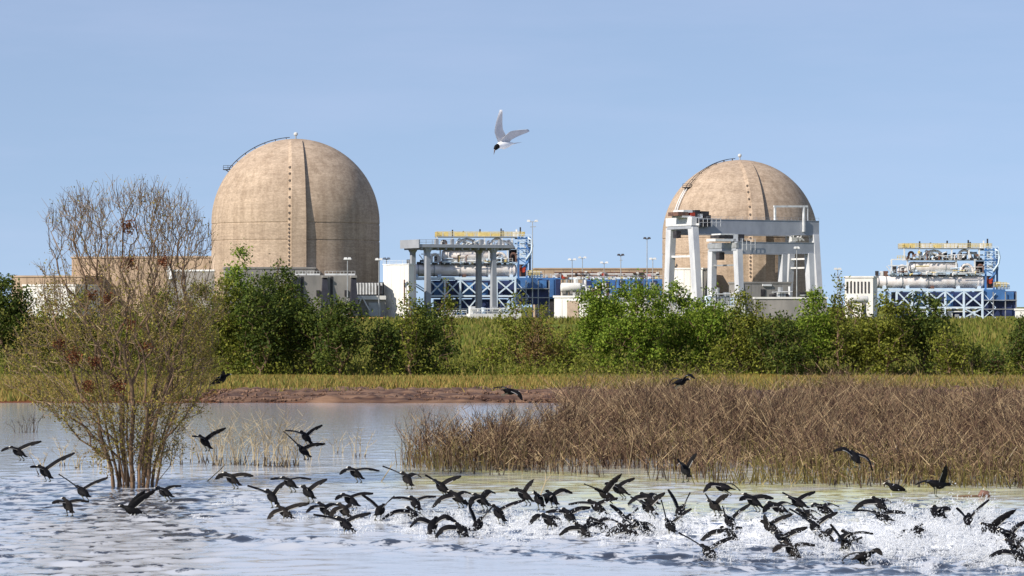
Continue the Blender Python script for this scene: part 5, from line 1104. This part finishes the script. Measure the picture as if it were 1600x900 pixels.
# the white tern high above
D = 29.5; s = F/D; C = at(787, 226, D); m = MB(); mi = []
a = Vector((-15/s, -.10, -.02)).normalized(); up = (Vector((0, 0, 1))-a*a.z).normalized(); side = a.cross(up)
path = [(a*-.165-up*.006, a, .003, .010), (a*-.12, a, .014, .02), (a*-.06-up*.004, a, .032, .034), (a*.0-up*.006, a, .042, .043), (a*.055, a, .036, .037), (a*.085-up*.004, a-up*.3, .026, .026), (a*.112-up*.016, a-up*.6, .026, .025), (a*.132-up*.032, a-up*.8, .018, .018), (a*.138-up*.040, a-up*1, .008, .008)]
V, Fc = ellipsoid_rings(path, 12); m.add(V, Fc); mi += [0]*len(Fc)
for j in range(5*12, 8*12): mi[j] = 2 if m.v[m.f[j][0]][2] > -.06 else 0
for k in (-1, 1):
    nb = len(m.f); m.add([a*-.13+side*k*.012+up*.004, a*-.13-side*k*.002+up*.004, a*-.25+side*k*.035, a*-.16+side*k*.006-up*.006], [(0, 1, 2), (1, 3, 2), (3, 0, 2), (0, 3, 1)]); mi += [1]*4
for tx, ty, dy in ((775, 176, -.14), (825, 195, .10)):
    sh = a*.03+up*.022; w = Vector(((tx-787)/s, dy, -(ty-226)/s))-sh; nb = len(mi); wing(m, mi, sh, w, a, .07, .125, False, 14, True)
    for j in range(nb, len(mi)): mi[j] = 1
o = m.build('tern', [M['tern_white'], M['tern_grey'], M['black']]); o.data.polygons.foreach_set('material_index', mi); o.data.polygons.foreach_set('use_smooth', [True]*len(mi)); o.location = C
mb = MB(); p = a*.138-up*.040; d = (a*.45-up).normalized(); mb.tube([p-d*.008, p+d*.02, p+d*.052], [.008, .006, .001], 6); mb.build('bill', M['tern_bill'], o)
tag(o, 'white tern with black cap and pointed grey wings high in the sky', 'tern')

# ---------------------------------------------------------------- spray thrown up by the flock
r = np.random.default_rng(91); cs = []; sz = []
def splash(x, y, n, w, h, sc=1.0):
    u = r.normal(size=(n, 2))*w; hh = np.abs(r.normal(size=n))*h*np.exp(-(u[:, 0]**2+u[:, 1]**2)/(2.2*w*w)); cs.append(np.stack([x+u[:, 0], y+u[:, 1], hh-.005], 1)); sz.append(np.exp(r.normal(size=n)*.55)*.0048*sc)
for (C, alt, D, cx, cy) in BIRDS:
    if .09 < alt < .27 and cx > 190:
        k = np.clip((cx-250)/650, .15, 1); yb = C.y
        splash(C.x+.1, yb, int(330*k+60), .16, .13*k+.04, .9); splash(C.x+.55*r.random()+.1, yb+r.normal()*.3, int(280*k), .13, .2*k, .9)
for (px, py, rx, ry, n, h) in ((1460, 848, 95, 26, 150, .24), (1500, 815, 60, 18, 70, .26), (1390, 838, 90, 24, 80, .17), (1230, 835, 120, 26, 80, .12), (1090, 825, 130, 22, 60, .10), (960, 826, 120, 18, 85, .10), (760, 822, 110, 16, 75, .09), (1560, 870, 60, 18, 60, .14), (610, 814, 90, 12, 34, .07), (370, 785, 30, 8, 3, .12), (320, 812, 20, 5, 3, .08)):
    for _ in range(n):
        x, y = r.normal()*rx*.6+px, r.normal()*ry*.6+py; Dd = H*F/(max(y, 770)-HY); splash((x-800)/F*Dd, Dd, int(r.uniform(60, 240)), .08*r.uniform(.5, 1.8), h*r.uniform(.15, 1.0)**1.5, 1.0)
c = np.concatenate(cs); z = np.concatenate(sz); n = len(c)
oc = np.array([[1, 0, 0], [-1, 0, 0], [0, 1, 0], [0, -1, 0], [0, 0, 1], [0, 0, -1.]]); st = r.uniform(.7, 1.3, (n, 1, 3)); jet = r.normal(size=(n, 3))*np.array([.7, .5, .5])+np.array([.25, 0, .8]); jet /= np.linalg.norm(jet, axis=1, keepdims=True); lng = (r.exponential(1.6, n)*(c[:, 2] > .02))[:, None]
V = oc[None]*z[:, None, None]*st; V = (c[:, None, :]+V+jet[:, None, :]*(V@jet[:, :, None])*lng[:, :, None]).reshape(-1, 3); b = (np.arange(n)*6)[:, None, None]
Fc = (b+np.array([[0, 2, 4], [2, 1, 4], [1, 3, 4], [3, 0, 4], [2, 0, 5], [1, 2, 5], [3, 1, 5], [0, 3, 5]])[None]).reshape(-1, 3)
tag(raw_mesh('water_spray', V, Fc, M['spray'], smooth=True), kind='stuff')
print('spray drops', n, 'birds', len(BIRDS), 'brush stalks', len(D) if hasattr(D, '__len__') else '')
